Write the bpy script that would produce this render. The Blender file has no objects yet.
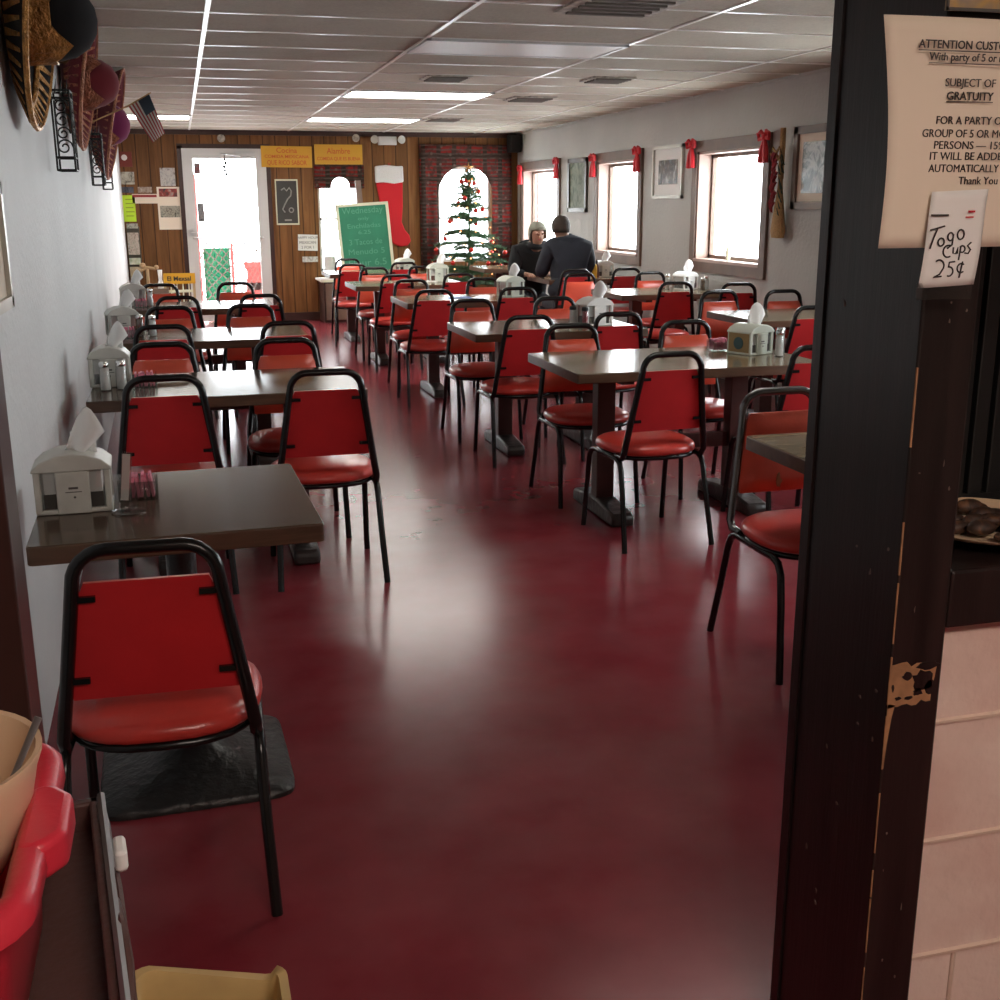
import bpy, bmesh, math, random
from mathutils import Vector, Matrix, Quaternion
random.seed(7)
C = bpy.context.scene.collection
PI = math.pi
SC = bpy.context.scene

# ------------------------------------------------------------------ materials
def mat(name, col, rough=.5, metal=0., spec=.5, bump=None, coat=0., trans=0., alpha=1., emit=None, estr=0., var=None, sheen=0.):
    m = bpy.data.materials.new(name); m.use_nodes = True
    nt = m.node_tree; b = nt.nodes['Principled BSDF']
    def s(k, v):
        if k in b.inputs: b.inputs[k].default_value = v
    s('Base Color', (*col, 1)); s('Roughness', rough); s('Metallic', metal); s('Specular IOR Level', spec)
    s('Coat Weight', coat); s('Coat Roughness', .12); s('Transmission Weight', trans); s('Alpha', alpha); s('Sheen Weight', sheen)
    if emit: s('Emission Color', (*emit, 1)); s('Emission Strength', estr)
    if var:     # (scale, amount, stretch xyz)
        tc = nt.nodes.new('ShaderNodeTexCoord'); mp = nt.nodes.new('ShaderNodeMapping'); n = nt.nodes.new('ShaderNodeTexNoise')
        n.inputs['Scale'].default_value = var[0]; n.inputs['Detail'].default_value = 4
        mp.inputs['Scale'].default_value = var[2] if len(var) > 2 else (1, 1, 1)
        nt.links.new(tc.outputs['Object'], mp.inputs[0]); nt.links.new(mp.outputs[0], n.inputs['Vector'])
        r = nt.nodes.new('ShaderNodeValToRGB'); a = var[1]
        r.color_ramp.elements[0].position = .3; r.color_ramp.elements[1].position = .7
        r.color_ramp.elements[0].color = (*[max(0, c * (1 - a)) for c in col], 1); r.color_ramp.elements[1].color = (*[min(1, c * (1 + a)) for c in col], 1)
        nt.links.new(n.outputs['Fac'], r.inputs[0]); nt.links.new(r.outputs[0], b.inputs['Base Color'])
    if bump:    # (scale, strength)
        tc = nt.nodes.new('ShaderNodeTexCoord'); n = nt.nodes.new('ShaderNodeTexNoise'); bp = nt.nodes.new('ShaderNodeBump')
        n.inputs['Scale'].default_value = bump[0]; n.inputs['Detail'].default_value = 5; bp.inputs['Strength'].default_value = bump[1]
        bp.inputs['Distance'].default_value = .02
        nt.links.new(tc.outputs['Object'], n.inputs['Vector']); nt.links.new(n.outputs['Fac'], bp.inputs['Height']); nt.links.new(bp.outputs[0], b.inputs['Normal'])
    return m

def emis(name, col, st):
    m = bpy.data.materials.new(name); m.use_nodes = True; nt = m.node_tree; nt.nodes.clear()
    e = nt.nodes.new('ShaderNodeEmission'); o = nt.nodes.new('ShaderNodeOutputMaterial')
    e.inputs[0].default_value = (*col, 1); e.inputs[1].default_value = st; nt.links.new(e.outputs[0], o.inputs[0]); return m

def glass_mat(name, tint=(1, 1, 1), f=.08, rough=.02):
    m = bpy.data.materials.new(name); m.use_nodes = True; nt = m.node_tree; nt.nodes.clear()
    t = nt.nodes.new('ShaderNodeBsdfTransparent'); g = nt.nodes.new('ShaderNodeBsdfGlossy'); x = nt.nodes.new('ShaderNodeMixShader'); o = nt.nodes.new('ShaderNodeOutputMaterial')
    t.inputs[0].default_value = (*tint, 1); g.inputs['Roughness'].default_value = rough; x.inputs[0].default_value = f
    nt.links.new(t.outputs[0], x.inputs[1]); nt.links.new(g.outputs[0], x.inputs[2]); nt.links.new(x.outputs[0], o.inputs[0]); return m

class NT:
    def __init__(s, name, rough=.5, spec=.5):
        s.m = bpy.data.materials.new(name); s.m.use_nodes = True; s.t = s.m.node_tree; s.b = s.t.nodes['Principled BSDF']
        s.b.inputs['Roughness'].default_value = rough; s.b.inputs['Specular IOR Level'].default_value = spec
        s.tc = s.t.nodes.new('ShaderNodeTexCoord')
    def n(s, k, **kw):
        x = s.t.nodes.new(k)
        for a, v in kw.items():
            a = a.replace('_', ' ')
            if a in x.inputs: x.inputs[a].default_value = v
            else: setattr(x, a.replace(' ', '_'), v)
        return x
    def l(s, a, b): s.t.links.new(a, b)
    def mp(s, sc, src='Object'):
        x = s.n('ShaderNodeMapping'); x.inputs['Scale'].default_value = sc; s.l(s.tc.outputs[src], x.inputs[0]); return x.outputs[0]
    def ramp(s, fac, stops):
        r = s.n('ShaderNodeValToRGB'); e = r.color_ramp.elements
        while len(e) > len(stops): e.remove(e[-1])
        while len(e) < len(stops): e.new(.5)
        for k, (p, c) in enumerate(stops): e[k].position = p; e[k].color = (*c, 1)
        s.l(fac, r.inputs[0]); return r.outputs[0]
    def mix(s, fac, a, b, mode='MIX'):
        x = s.n('ShaderNodeMix'); x.data_type = 'RGBA'; x.blend_type = mode
        for i, v in ((0, fac), (6, a), (7, b)):
            if hasattr(v, 'node'): s.l(v, x.inputs[i])
            else: x.inputs[i].default_value = v if i == 0 else (*v, 1)
        return x.outputs[2]
    def bump(s, h, st, d=.02):
        x = s.n('ShaderNodeBump'); x.inputs['Strength'].default_value = st; x.inputs['Distance'].default_value = d
        s.l(h, x.inputs['Height']); s.l(x.outputs[0], s.b.inputs['Normal']); return x

def floor_mat():
    q = NT('painted_concrete', .22, .27)
    v = q.mp((1, 1, 1))
    n1 = q.n('ShaderNodeTexNoise', Scale=1.3, Detail=6., Roughness=.6); q.l(v, n1.inputs['Vector'])
    n2 = q.n('ShaderNodeTexNoise', Scale=7., Detail=3., Roughness=.5); q.l(v, n2.inputs['Vector'])
    n3 = q.n('ShaderNodeTexNoise', Scale=4., Detail=4., Roughness=.5); q.l(v, n3.inputs['Vector'])
    c = q.ramp(n1.outputs['Fac'], [(.3, (.155, .018, .025)), (.55, (.21, .023, .033)), (.75, (.25, .036, .046))])
    w = q.ramp(n3.outputs['Fac'], [(.35, (0, 0, 0)), (.95, (.6, .6, .6))])
    c = q.mix(w, c, (.26, .075, .082))
    d = q.ramp(n2.outputs['Fac'], [(.3, (.9, .9, .9)), (.7, (1.06, 1.06, 1.06))])
    c = q.mix(.6, c, d, 'MULTIPLY'); q.l(c, q.b.inputs['Base Color'])
    return q.m

def wood_mat(name, a, b, scale=(1, 12, 12), rough=.35, groove=None, spec=.5):
    q = NT(name, rough, spec); v = q.mp(scale)
    n = q.n('ShaderNodeTexNoise', Scale=2.2, Detail=6., Roughness=.62, Distortion=.6); q.l(v, n.inputs['Vector'])
    c = q.ramp(n.outputs['Fac'], [(.3, a), (.7, b)])
    if groove:      # vertical grooves every «groove» metres along x
        sx = q.n('ShaderNodeSeparateXYZ'); q.l(q.tc.outputs['Object'], sx.inputs[0])
        m1 = q.n('ShaderNodeMath', operation='MULTIPLY'); m1.inputs[1].default_value = 1 / groove; q.l(sx.outputs[0], m1.inputs[0])
        m2 = q.n('ShaderNodeMath', operation='FRACT'); q.l(m1.outputs[0], m2.inputs[0])
        g = q.ramp(m2.outputs[0], [(0, (.25, .25, .25)), (.05, (.3, .3, .3)), (.09, (1, 1, 1)), (.95, (.95, .95, .95))])
        fl = q.n('ShaderNodeMath', operation='FLOOR'); q.l(m1.outputs[0], fl.inputs[0])
        wn = q.n('ShaderNodeTexWhiteNoise'); wn.noise_dimensions = '1D'; q.l(fl.outputs[0], wn.inputs['W'])
        t = q.ramp(wn.outputs['Value'], [(0, (.8, .8, .8)), (1, (1.2, 1.2, 1.2))])
        c = q.mix(1., c, t, 'MULTIPLY'); c = q.mix(1., c, g, 'MULTIPLY')
        q.bump(m2.outputs[0], .0)
    q.l(c, q.b.inputs['Base Color']); return q.m

def ceiling_mat():
    q = NT('ceiling_tile', .9, .1); v = q.mp((1, 1, 1))
    n = q.n('ShaderNodeTexNoise', Scale=.7, Detail=5.); q.l(v, n.inputs['Vector'])
    n2 = q.n('ShaderNodeTexNoise', Scale=60., Detail=3.); q.l(v, n2.inputs['Vector'])
    c = q.ramp(n.outputs['Fac'], [(.3, (.46, .41, .335)), (.5, (.58, .53, .44)), (.7, (.64, .59, .50))])
    d = q.ramp(n2.outputs['Fac'], [(.3, (.9, .9, .9)), (.6, (1, 1, 1))]); c = q.mix(1., c, d, 'MULTIPLY')
    # tile to tile difference
    b = q.n('ShaderNodeTexBrick', Scale=1.); b.offset = 0; b.inputs['Brick Width'].default_value = 1.22; b.inputs['Row Height'].default_value = .61
    b.inputs['Mortar Size'].default_value = .0; b.inputs['Color1'].default_value = (.86, .86, .85, 1); b.inputs['Color2'].default_value = (1, 1, 1, 1)
    mp = q.n('ShaderNodeMapping'); mp.inputs['Location'].default_value = (-.20, -.03, 0); q.l(q.tc.outputs['Object'], mp.inputs[0]); q.l(mp.outputs[0], b.inputs['Vector'])
    c = q.mix(1., c, b.outputs['Color'], 'MULTIPLY')
    q.l(c, q.b.inputs['Base Color']); return q.m

def block_mat():
    q = NT('painted_block', .55, .4); v = q.mp((1, 1, 1))
    n = q.n('ShaderNodeTexNoise', Scale=3.5, Detail=5.); q.l(v, n.inputs['Vector'])
    n2 = q.n('ShaderNodeTexNoise', Scale=45., Detail=6.); q.l(v, n2.inputs['Vector'])
    c = q.ramp(n.outputs['Fac'], [(.35, (.62, .40, .34)), (.6, (.76, .60, .52))]); q.l(c, q.b.inputs['Base Color'])
    q.bump(n2.outputs['Fac'], .5, .006); return q.m

def tapestry_mat():
    q = NT('woven_tapestry', .95, .1); v = q.mp((1, 1, 1))
    sx = q.n('ShaderNodeSeparateXYZ'); q.l(v, sx.inputs[0]); cb = q.n('ShaderNodeCombineXYZ'); q.l(sx.outputs[0], cb.inputs[0]); q.l(sx.outputs[2], cb.inputs[1])
    b = q.n('ShaderNodeTexBrick', Scale=1.); b.offset = .0
    b.inputs['Brick Width'].default_value = .21; b.inputs['Row Height'].default_value = .30; b.inputs['Mortar Size'].default_value = .035; b.inputs['Mortar Smooth'].default_value = .3
    b.inputs['Color1'].default_value = (.21, .018, .016, 1); b.inputs['Color2'].default_value = (.12, .015, .014, 1); b.inputs['Mortar'].default_value = (.035, .024, .018, 1)
    q.l(cb.outputs[0], b.inputs['Vector'])
    wv = q.n('ShaderNodeTexWave', Scale=6., Distortion=2.5, Detail=3.); wv.bands_direction = 'Y'; q.l(cb.outputs[0], wv.inputs['Vector'])
    n = q.n('ShaderNodeTexNoise', Scale=16., Detail=6.); q.l(v, n.inputs['Vector'])
    c = q.mix(q.ramp(wv.outputs['Fac'], [(.55, (0, 0, 0)), (.8, (.75, .75, .75))]), b.outputs['Color'], (.085, .07, .06))
    c = q.mix(q.ramp(n.outputs['Fac'], [(.45, (0, 0, 0)), (.6, (.8, .8, .8))]), c, (.05, .03, .024))
    vo = q.n('ShaderNodeTexVoronoi', Scale=9.); q.l(cb.outputs[0], vo.inputs['Vector'])
    c = q.mix(q.ramp(vo.outputs['Distance'], [(.10, (.8, .8, .8)), (.2, (0, 0, 0))]), c, (.13, .10, .085))
    q.l(c, q.b.inputs['Base Color']); q.bump(n.outputs['Fac'], .4); return q.m

def photo_mat(name, cols, scale=9., rough=.25):
    q = NT(name, rough, .5); v = q.mp((1, 1, 1))
    n = q.n('ShaderNodeTexNoise', Scale=scale, Detail=5., Distortion=1.5); q.l(v, n.inputs['Vector'])
    st = [(.32 + .4 * i / max(1, len(cols) - 1), c) for i, c in enumerate(cols)]
    q.l(q.ramp(n.outputs['Fac'], st), q.b.inputs['Base Color']); return q.m

def pillar_mat():
    q = NT('dark_stained_wood', .32, .45); v = q.mp((14, 14, 1.2))
    n = q.n('ShaderNodeTexNoise', Scale=2., Detail=7., Roughness=.7); q.l(v, n.inputs['Vector'])
    c = q.ramp(n.outputs['Fac'], [(.35, (.010, .0065, .006)), (.6, (.020, .012, .011)), (.78, (.035, .018, .016))])
    # small pale scuffs
    v2 = q.mp((9, 9, 5)); n2 = q.n('ShaderNodeTexNoise', Scale=2.6, Detail=8., Roughness=.75); q.l(v2, n2.inputs['Vector'])
    w = q.ramp(n2.outputs['Fac'], [(.72, (0, 0, 0)), (.75, (1, 1, 1))]); c = q.mix(w, c, (.16, .11, .09))
    q.l(c, q.b.inputs['Base Color']); q.bump(n.outputs['Fac'], .25, .004); return q.m

M = {}
M['floor'] = floor_mat()
M['wall'] = mat('stucco_wall', (.66, .68, .68), .6, bump=(35, .18), spec=.3, var=(1.5, .05))
M['wallr'] = mat('cream_stucco', (.50, .50, .475), .7, bump=(30, .25), spec=.2, var=(1.5, .06))
M['wallf'] = mat('plaster_wall', (.45, .4, .36), .8)
M['ceil'] = ceiling_mat()
M['tbar'] = mat('ceiling_bar', (.80, .78, .72), .28, spec=.6)
M['panel'] = wood_mat('wood_panelling', (.135, .055, .018), (.245, .112, .038), (9, 9, .7), .5, groove=.155, spec=.2)
M['trimwood'] = mat('brown_trim', (.16, .10, .07), .5, var=(6, .2, (1, 1, 1)))
M['reveal'] = mat('pinkish_reveal', (.42, .29, .24), .5)
M['block'] = block_mat()
M['mortar'] = mat('painted_joint', (.66, .50, .40), .6)
M['pillar'] = pillar_mat()
M['rawwood'] = mat('bare_wood', (.34, .17, .08), .7, var=(30, .3))
M['tape'] = glass_mat('clear_tape', (.75, .75, .75), .12, .15)
M['tapestry'] = tapestry_mat()
M['whiteframe'] = mat('white_door_paint', (.62, .62, .6), .35)
M['alu'] = mat('aluminium', (.6, .6, .6), .3, .9)
M['glass'] = glass_mat('window_glass', (.97, .98, .98), .07)
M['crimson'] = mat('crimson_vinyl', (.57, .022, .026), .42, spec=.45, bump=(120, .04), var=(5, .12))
M['seatred'] = mat('red_seat_vinyl', (.54, .045, .034), .28, spec=.6, bump=(90, .05), var=(5, .1))
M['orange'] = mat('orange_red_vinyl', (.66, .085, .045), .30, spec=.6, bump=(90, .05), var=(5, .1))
M['black'] = mat('black_tube', (.008, .008, .008), .24, spec=.42)
M['greytube'] = mat('worn_tube', (.17, .17, .17), .22, .85)
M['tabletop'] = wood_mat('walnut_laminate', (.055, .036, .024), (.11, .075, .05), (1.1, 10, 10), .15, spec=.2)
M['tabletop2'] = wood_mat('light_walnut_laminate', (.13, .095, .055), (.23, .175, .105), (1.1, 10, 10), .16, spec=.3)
M['tableedge'] = wood_mat('walnut_edge', (.06, .032, .018), (.12, .068, .038), (1.5, 14, 14), .4)
M['tablebase'] = mat('brown_base_paint', (.06, .022, .018), .4, var=(6, .3))
M['foot'] = mat('dark_cast_foot', (.035, .028, .025), .35, bump=(25, .3), var=(9, .4))
M['castiron'] = mat('black_cast_iron', (.018, .018, .018), .38, bump=(30, .4), var=(14, .5))
M['white'] = mat('white_paper', (.78, .77, .74), .7)
M['cream'] = mat('cream_paper', (.78, .67, .54), .7)
M['ink'] = mat('black_ink', (.03, .025, .022), .6)
M['greyplastic'] = mat('grey_plastic', (.58, .58, .53), .38, var=(14, .1))
M['clear'] = glass_mat('clear_acrylic', (.86, .87, .86), .16, .06)
M['paleplastic'] = mat('pale_green_plastic', (.60, .64, .56), .3)
M['chrome'] = mat('chrome', (.8, .8, .8), .12, 1.)
M['salt'] = mat('salt', (.8, .8, .78), .7)
M['pepper'] = mat('pepper', (.16, .12, .09), .8)
M['pink'] = mat('pink_packets', (.80, .22, .32), .55, var=(40, .35))
M['tissue'] = mat('napkin_tissue', (.85, .85, .84), .85, var=(8, .05))
M['wallet'] = mat('dark_card', (.08, .075, .07), .5)
M['redplastic'] = mat('red_tub_plastic', (.58, .028, .05), .32, spec=.5, bump=(120, .05))
M['bowlcream'] = mat('cream_melamine', (.72, .52, .34), .3, spec=.5)
M['bowltan'] = mat('tan_melamine', (.62, .36, .22), .3)
M['cartbrown'] = mat('brown_cart_plastic', (.075, .035, .03), .4, bump=(60, .1))
M['cartgrey'] = mat('grey_metal_edge', (.22, .21, .215), .35, .7)
M['bin'] = mat('tan_bin_plastic', (.50, .34, .14), .45, var=(9, .15))
M['green'] = mat('chalk_green', (.028, .20, .11), .8, var=(4, .12))
M['chalk'] = mat('chalk_line', (.10, .32, .20), .9)
M['paleframe'] = mat('pale_wood_frame', (.66, .66, .48), .5)
M['felt'] = mat('red_felt', (.55, .012, .02), .9)
M['fur'] = mat('white_plush', (.72, .70, .68), .95, bump=(80, .6))
M['needles'] = mat('fir_green', (.045, .115, .05), .7, var=(30, .4))
M['bark'] = mat('bark', (.07, .045, .025), .9)
M['yellowsign'] = mat('yellow_board', (.60, .31, .012), .5)
M['redink'] = mat('red_letters', (.52, .10, .01), .6)
M['lime'] = mat('lime_paper', (.55, .80, .04), .7)
M['darkpic'] = mat('charcoal_card', (.05, .05, .045), .6)
M['bow'] = mat('red_ribbon', (.62, .02, .03), .55)
M['frame_silver'] = mat('silver_frame', (.55, .54, .48), .35, .4)
M['frame_dark'] = mat('dark_frame', (.06, .05, .035), .4)
M['straw'] = mat('broom_straw', (.42, .26, .11), .8, var=(60, .35, (6, 6, 1)))
M['chili'] = mat('dried_chili', (.28, .012, .02), .35)
M['leaf'] = mat('dark_leaf', (.035, .06, .025), .6)
M['iron'] = mat('wrought_iron', (.02, .02, .018), .4, .6)
M['hatblack'] = mat('black_velvet', (.006, .006, .007), .95)
M['hatred'] = mat('maroon_velvet', (.16, .006, .014), .9, sheen=.2)
M['hatpink'] = mat('magenta_velvet', (.20, .015, .09), .9, sheen=.2)
M['hatpinkb'] = mat('dusty_pink_velvet', (.17, .035, .045), .9)
M['gold'] = mat('gold_embroidery', (.50, .25, .07), .35, .55, bump=(70, .9), var=(30, .4))
M['goldred'] = mat('copper_embroidery', (.42, .17, .09), .45, .4, bump=(70, .9), var=(30, .35))
M['navy'] = mat('navy_cloth', (.012, .014, .022), .85, var=(8, .3))
M['blackcloth'] = mat('black_cloth', (.012, .012, .014), .9)
M['skin'] = mat('skin', (.45, .25, .17), .55)
M['hair'] = mat('dark_brown_hair', (.035, .022, .014), .7, bump=(90, .5))
M['knit'] = mat('grey_knit', (.36, .37, .30), .9, bump=(90, .5))
M['denim'] = mat('dark_trousers', (.02, .022, .03), .85)
M['flagred'] = mat('flag_red', (.38, .06, .06), .8); M['flagwhite'] = mat('flag_white', (.6, .55, .5), .8); M['flagblue'] = mat('flag_blue', (.04, .055, .08), .8)
M['mustard'] = mat('mustard_yellow', (.75, .42, .02), .35)
M['ketchup'] = mat('brown_sauce', (.10, .025, .015), .3)
M['blue'] = mat('blue_card', (.12, .2, .5), .5)
M['speaker'] = mat('speaker_black', (.012, .012, .012), .6)
M['bulb'] = emis('fairy_bulb', (1., .35, .12), 3.)
M['orn'] = mat('red_bauble', (.5, .03, .02), .15, .4); M['orng'] = mat('gold_bauble', (.6, .32, .12), .15, .6)
M['tube'] = emis('fluorescent', (1., .97, .9), 9.)
M['tubeadded'] = emis('added_panel_glow', (1., .96, .88), 3.2)
M['tubedim'] = emis('warm_fluorescent', (1., .84, .73), 10.5)
M['tubeoff'] = mat('unlit_diffuser', (.74, .72, .68), .4)
M['vent'] = mat('dirty_vent', (.42, .39, .33), .6, var=(20, .5))
M['ventdark'] = mat('vent_hole', (.16, .14, .12), .9)
M['blackslat'] = mat('black_slat', (.006, .006, .006), .5)
M['food'] = photo_mat('brown_food', [(.015, .008, .006), (.05, .022, .012), (.16, .07, .03)], 35, .6)
M['darktrim'] = mat('dark_brown_board', (.045, .018, .014), .4, var=(7, .2))
M['outwhite'] = mat('bounce_white_ground', (.86, .87, .88), .8)  # ground whitened on purpose so it bounces more daylight onto the ceiling
M['lattice'] = mat('green_board', (.0, .16, .07), .7); M['redout'] = mat('red_post_paint', (.30, .035, .03), .7); M['latt'] = mat('lattice_strip', (.10, .06, .05), .7)
M['ylwout'] = mat('yellow_out', (.42, .26, .01), .7)
M['yellowpic'] = photo_mat('ochre_print', [(.55, .32, .06), (.35, .25, .14), (.2, .18, .18)], 14, .5)
M['sconce'] = M['iron']

# ------------------------------------------------------------------ mesh builder
class MB:
    def __init__(s): s.v = []; s.f = []; s.mi = []; s.cur = 0
    def add(s, vs, fs):
        b = len(s.v); s.v += [tuple(x) for x in vs]; s.f += [tuple(b + i for i in f) for f in fs]; s.mi += [s.cur] * len(fs); return s
    def box(s, x0, x1, y0, y1, z0, z1, rot=None, c=None):
        vs = [Vector((x, y, z)) for x in (x0, x1) for y in (y0, y1) for z in (z0, z1)]
        if rot is not None:
            c = Vector(c) if c is not None else Vector(((x0 + x1) / 2, (y0 + y1) / 2, (z0 + z1) / 2))
            vs = [rot @ (v - c) + c for v in vs]
        return s.add(vs, [(0, 1, 3, 2), (4, 6, 7, 5), (0, 4, 5, 1), (2, 3, 7, 6), (0, 2, 6, 4), (1, 5, 7, 3)])
    def rbox(s, x0, x1, y0, y1, z0, z1, r=.01, k=3):     # rounded in plan (xy)
        pts = []
        for cx, cy, a0 in ((x1 - r, y1 - r, 0), (x0 + r, y1 - r, 90), (x0 + r, y0 + r, 180), (x1 - r, y0 + r, 270)):
            for i in range(k + 1):
                a = math.radians(a0 + 90 * i / k); pts.append((cx + r * math.cos(a), cy + r * math.sin(a)))
        return s.prism(pts, z0, z1)
    def prism(s, pts, z0, z1, T=None):
        n = len(pts); vs = [Vector((x, y, z0)) for x, y in pts] + [Vector((x, y, z1)) for x, y in pts]
        if T is not None: vs = [T @ v for v in vs]
        fs = [tuple(range(n - 1, -1, -1)), tuple(range(n, 2 * n))] + [(i, (i + 1) % n, n + (i + 1) % n, n + i) for i in range(n)]
        return s.add(vs, fs)
    def tube(s, pts, r, n=8, closed=False, flat=1., ends=True):
        P = [Vector(p) for p in pts]; m = len(P); rs = r if isinstance(r, (list, tuple)) else [r] * m
        up = None; vs = []
        for i in range(m):
            if closed: t = (P[(i + 1) % m] - P[i - 1])
            else: t = P[min(i + 1, m - 1)] - P[max(i - 1, 0)]
            t.normalize()
            if up is None:
                up = Vector((0, 0, 1)) if abs(t.z) < .9 else Vector((0, 1, 0))
            up = (up - t * up.dot(t)); 
            if up.length < 1e-5: up = Vector((1, 0, 0)) - t * t.x
            up.normalize(); sd = t.cross(up)
            for k in range(n):
                a = 2 * PI * k / n; vs.append(P[i] + (up * math.cos(a) * flat + sd * math.sin(a)) * rs[i])
        fs = []
        for i in range(m if closed else m - 1):
            j = (i + 1) % m
            for k in range(n): fs.append((i * n + k, i * n + (k + 1) % n, j * n + (k + 1) % n, j * n + k))
        if not closed and ends: fs += [tuple(range(n - 1, -1, -1)), tuple((m - 1) * n + k for k in range(n))]
        return s.add(vs, fs)
    def lathe(s, prof, n=20, c=(0, 0, 0), T=None, sx=1, sy=1, a0=0, a1=2 * PI):
        full = abs(a1 - a0 - 2 * PI) < 1e-6; m = n if full else n + 1; vs = []
        for r, z in prof:
            for k in range(m):
                a = a0 + (a1 - a0) * k / n; v = Vector((r * math.cos(a) * sx, r * math.sin(a) * sy, z))
                if T is not None: v = T @ v
                vs.append(v + Vector(c))
        fs = []
        for i in range(len(prof) - 1):
            for k in range(n):
                k2 = (k + 1) % m; fs.append((i * m + k, i * m + k2, (i + 1) * m + k2, (i + 1) * m + k))
        return s.add(vs, fs)
    def ball(s, c, r, n=10, sc=(1, 1, 1), T=None):
        h = max(4, n // 2); prof = [(max(1e-4, r * math.sin(PI * i / h)) * 1., -r * math.cos(PI * i / h)) for i in range(h + 1)]
        S = Matrix.Diagonal((*sc,)); 
        return s.lathe(prof, n, c, (T @ S) if T is not None else S)
    def grid(s, fn, nu, nv, thick=None):
        vs = [Vector(fn(i / nu, j / nv)) for i in range(nu + 1) for j in range(nv + 1)]
        fs = [(i * (nv + 1) + j, (i + 1) * (nv + 1) + j, (i + 1) * (nv + 1) + j + 1, i * (nv + 1) + j + 1) for i in range(nu) for j in range(nv)]
        return s.add(vs, fs)
    def build(s, name, m, parent=None, smooth=40, bevel=0, seg=2, loc=None, subsurf=0, solid=0, kind=None):
        me = bpy.data.meshes.new(name); me.from_pydata(s.v, [], s.f); me.update()
        ms = m if isinstance(m, (list, tuple)) else [m]
        for x in ms: me.materials.append(M[x] if isinstance(x, str) else x)
        for p, i in zip(me.polygons, s.mi): p.material_index = min(i, len(ms) - 1)
        bm = bmesh.new(); bm.from_mesh(me); bmesh.ops.recalc_face_normals(bm, faces=bm.faces); bm.to_mesh(me); bm.free()
        if smooth:
            me.polygons.foreach_set('use_smooth', [True] * len(me.polygons)); me.set_sharp_from_angle(angle=math.radians(smooth))
        o = bpy.data.objects.new(name, me); C.objects.link(o)
        if loc: o.location = loc
        if parent: o.parent = parent
        if bevel:
            b = o.modifiers.new('Bevel', 'BEVEL'); b.width = bevel; b.segments = seg; b.limit_method = 'ANGLE'; b.angle_limit = math.radians(35); b.harden_normals = False
        if solid:
            b = o.modifiers.new('Solidify', 'SOLIDIFY'); b.thickness = solid; b.offset = 0
        if subsurf:
            b = o.modifiers.new('Subsurf', 'SUBSURF'); b.levels = b.render_levels = subsurf
        if kind: o['kind'] = kind
        return o

def thing(name, label, cat, loc=(0, 0, 0), rz=0, group=None):
    o = bpy.data.objects.new(name, None); C.objects.link(o); o.empty_display_size = .05
    o.location = loc; o.rotation_euler = (0, 0, rz); o['label'] = label; o['category'] = cat
    if group: o['group'] = group
    return o
def tag(o, label, cat, group=None):
    o['label'] = label; o['category'] = cat
    if group: o['group'] = group
    return o
CH = {}
def copy_tree(o, parent=None):
    c = o.copy(); C.objects.link(c); c.parent = parent
    for ch in list(o.children): copy_tree(ch, c)
    return c
def place(proto, used, loc, rz, label, group=None):
    o = proto if not used else copy_tree(proto)
    o.location = loc; o.rotation_euler = (0, 0, rz); o['label'] = label
    if group: o['group'] = group
    return o

def text_mesh(s, size, T, m, parent=None, name='lettering', align='CENTER', ext=.0004, sx=1., bold=0, rough=None, kind=None):
    cu = bpy.data.curves.new('t', 'FONT'); cu.body = s; cu.size = size; cu.align_x = align; cu.align_y = 'CENTER'; cu.extrude = ext; cu.offset = bold; cu.resolution_u = 3
    o = bpy.data.objects.new('t', cu); C.objects.link(o)
    dg = bpy.context.evaluated_depsgraph_get(); me = bpy.data.meshes.new_from_object(o.evaluated_get(dg))
    bpy.data.objects.remove(o); bpy.data.curves.remove(cu)
    me.transform(T @ Matrix.Diagonal((sx, 1, 1, 1))); me.materials.clear(); me.materials.append(M[m]); me.name = name
    ob = bpy.data.objects.new(name, me); C.objects.link(ob)
    if parent: ob.parent = parent
    return ob
def join_meshes(obs, name):
    bm = bmesh.new(); m = obs[0].data.materials[0]; par = obs[0].parent
    for o in obs: bm.from_mesh(o.data)
    me = bpy.data.meshes.new(name); bm.to_mesh(me); bm.free(); me.materials.append(m)
    for o in obs: bpy.data.objects.remove(o)
    r = bpy.data.objects.new(name, me); C.objects.link(r); r.parent = par; return r
def FACE_Y(x, y, z, rz=0):      # text plane facing -Y
    return Matrix.Translation((x, y, z)) @ Matrix.Rotation(rz, 4, 'Y') @ Matrix.Rotation(PI / 2, 4, 'X')
def lines_y(ls, x, y, z, dz, m, parent, name='lettering', rot=0, align='CENTER', bold=0, sx=1.):
    obs = []
    for i, (t, sz) in enumerate(ls):
        if t: obs.append(text_mesh(t, sz, FACE_Y(x, y, z - i * dz, rot), m, parent, name, align, sx=sx, bold=bold))
    return join_meshes(obs, name)

# ------------------------------------------------------------------ the room
XR, YB, ZC = 4.46, 15.40, 2.39
def xl(y): return -.415 - .016 * y
o = MB().box(-1.5, 4.7, -2.6, 15.6, -.1, 0).build('floor', 'floor', smooth=0, kind='structure')
o = MB().box(-1.5, 4.7, -2.6, 15.6, ZC, ZC + .1).build('ceiling', 'ceil', smooth=0, kind='structure')
MB().prism([(xl(1.72), 1.72), (xl(YB), YB), (xl(YB) - .12, YB), (xl(1.72) - .12, 1.72)], 0, ZC).build('wall_left', 'wall', smooth=0, kind='structure')
MB().box(-1.5, -1.4, -2.5, 1.72, 0, ZC).build('wall_kitchen', 'wallf', smooth=0, kind='structure')
MB().box(-1.5, 4.7, -2.6, -2.5, 0, ZC).build('wall_front', 'wallf', smooth=0, kind='structure')

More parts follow.
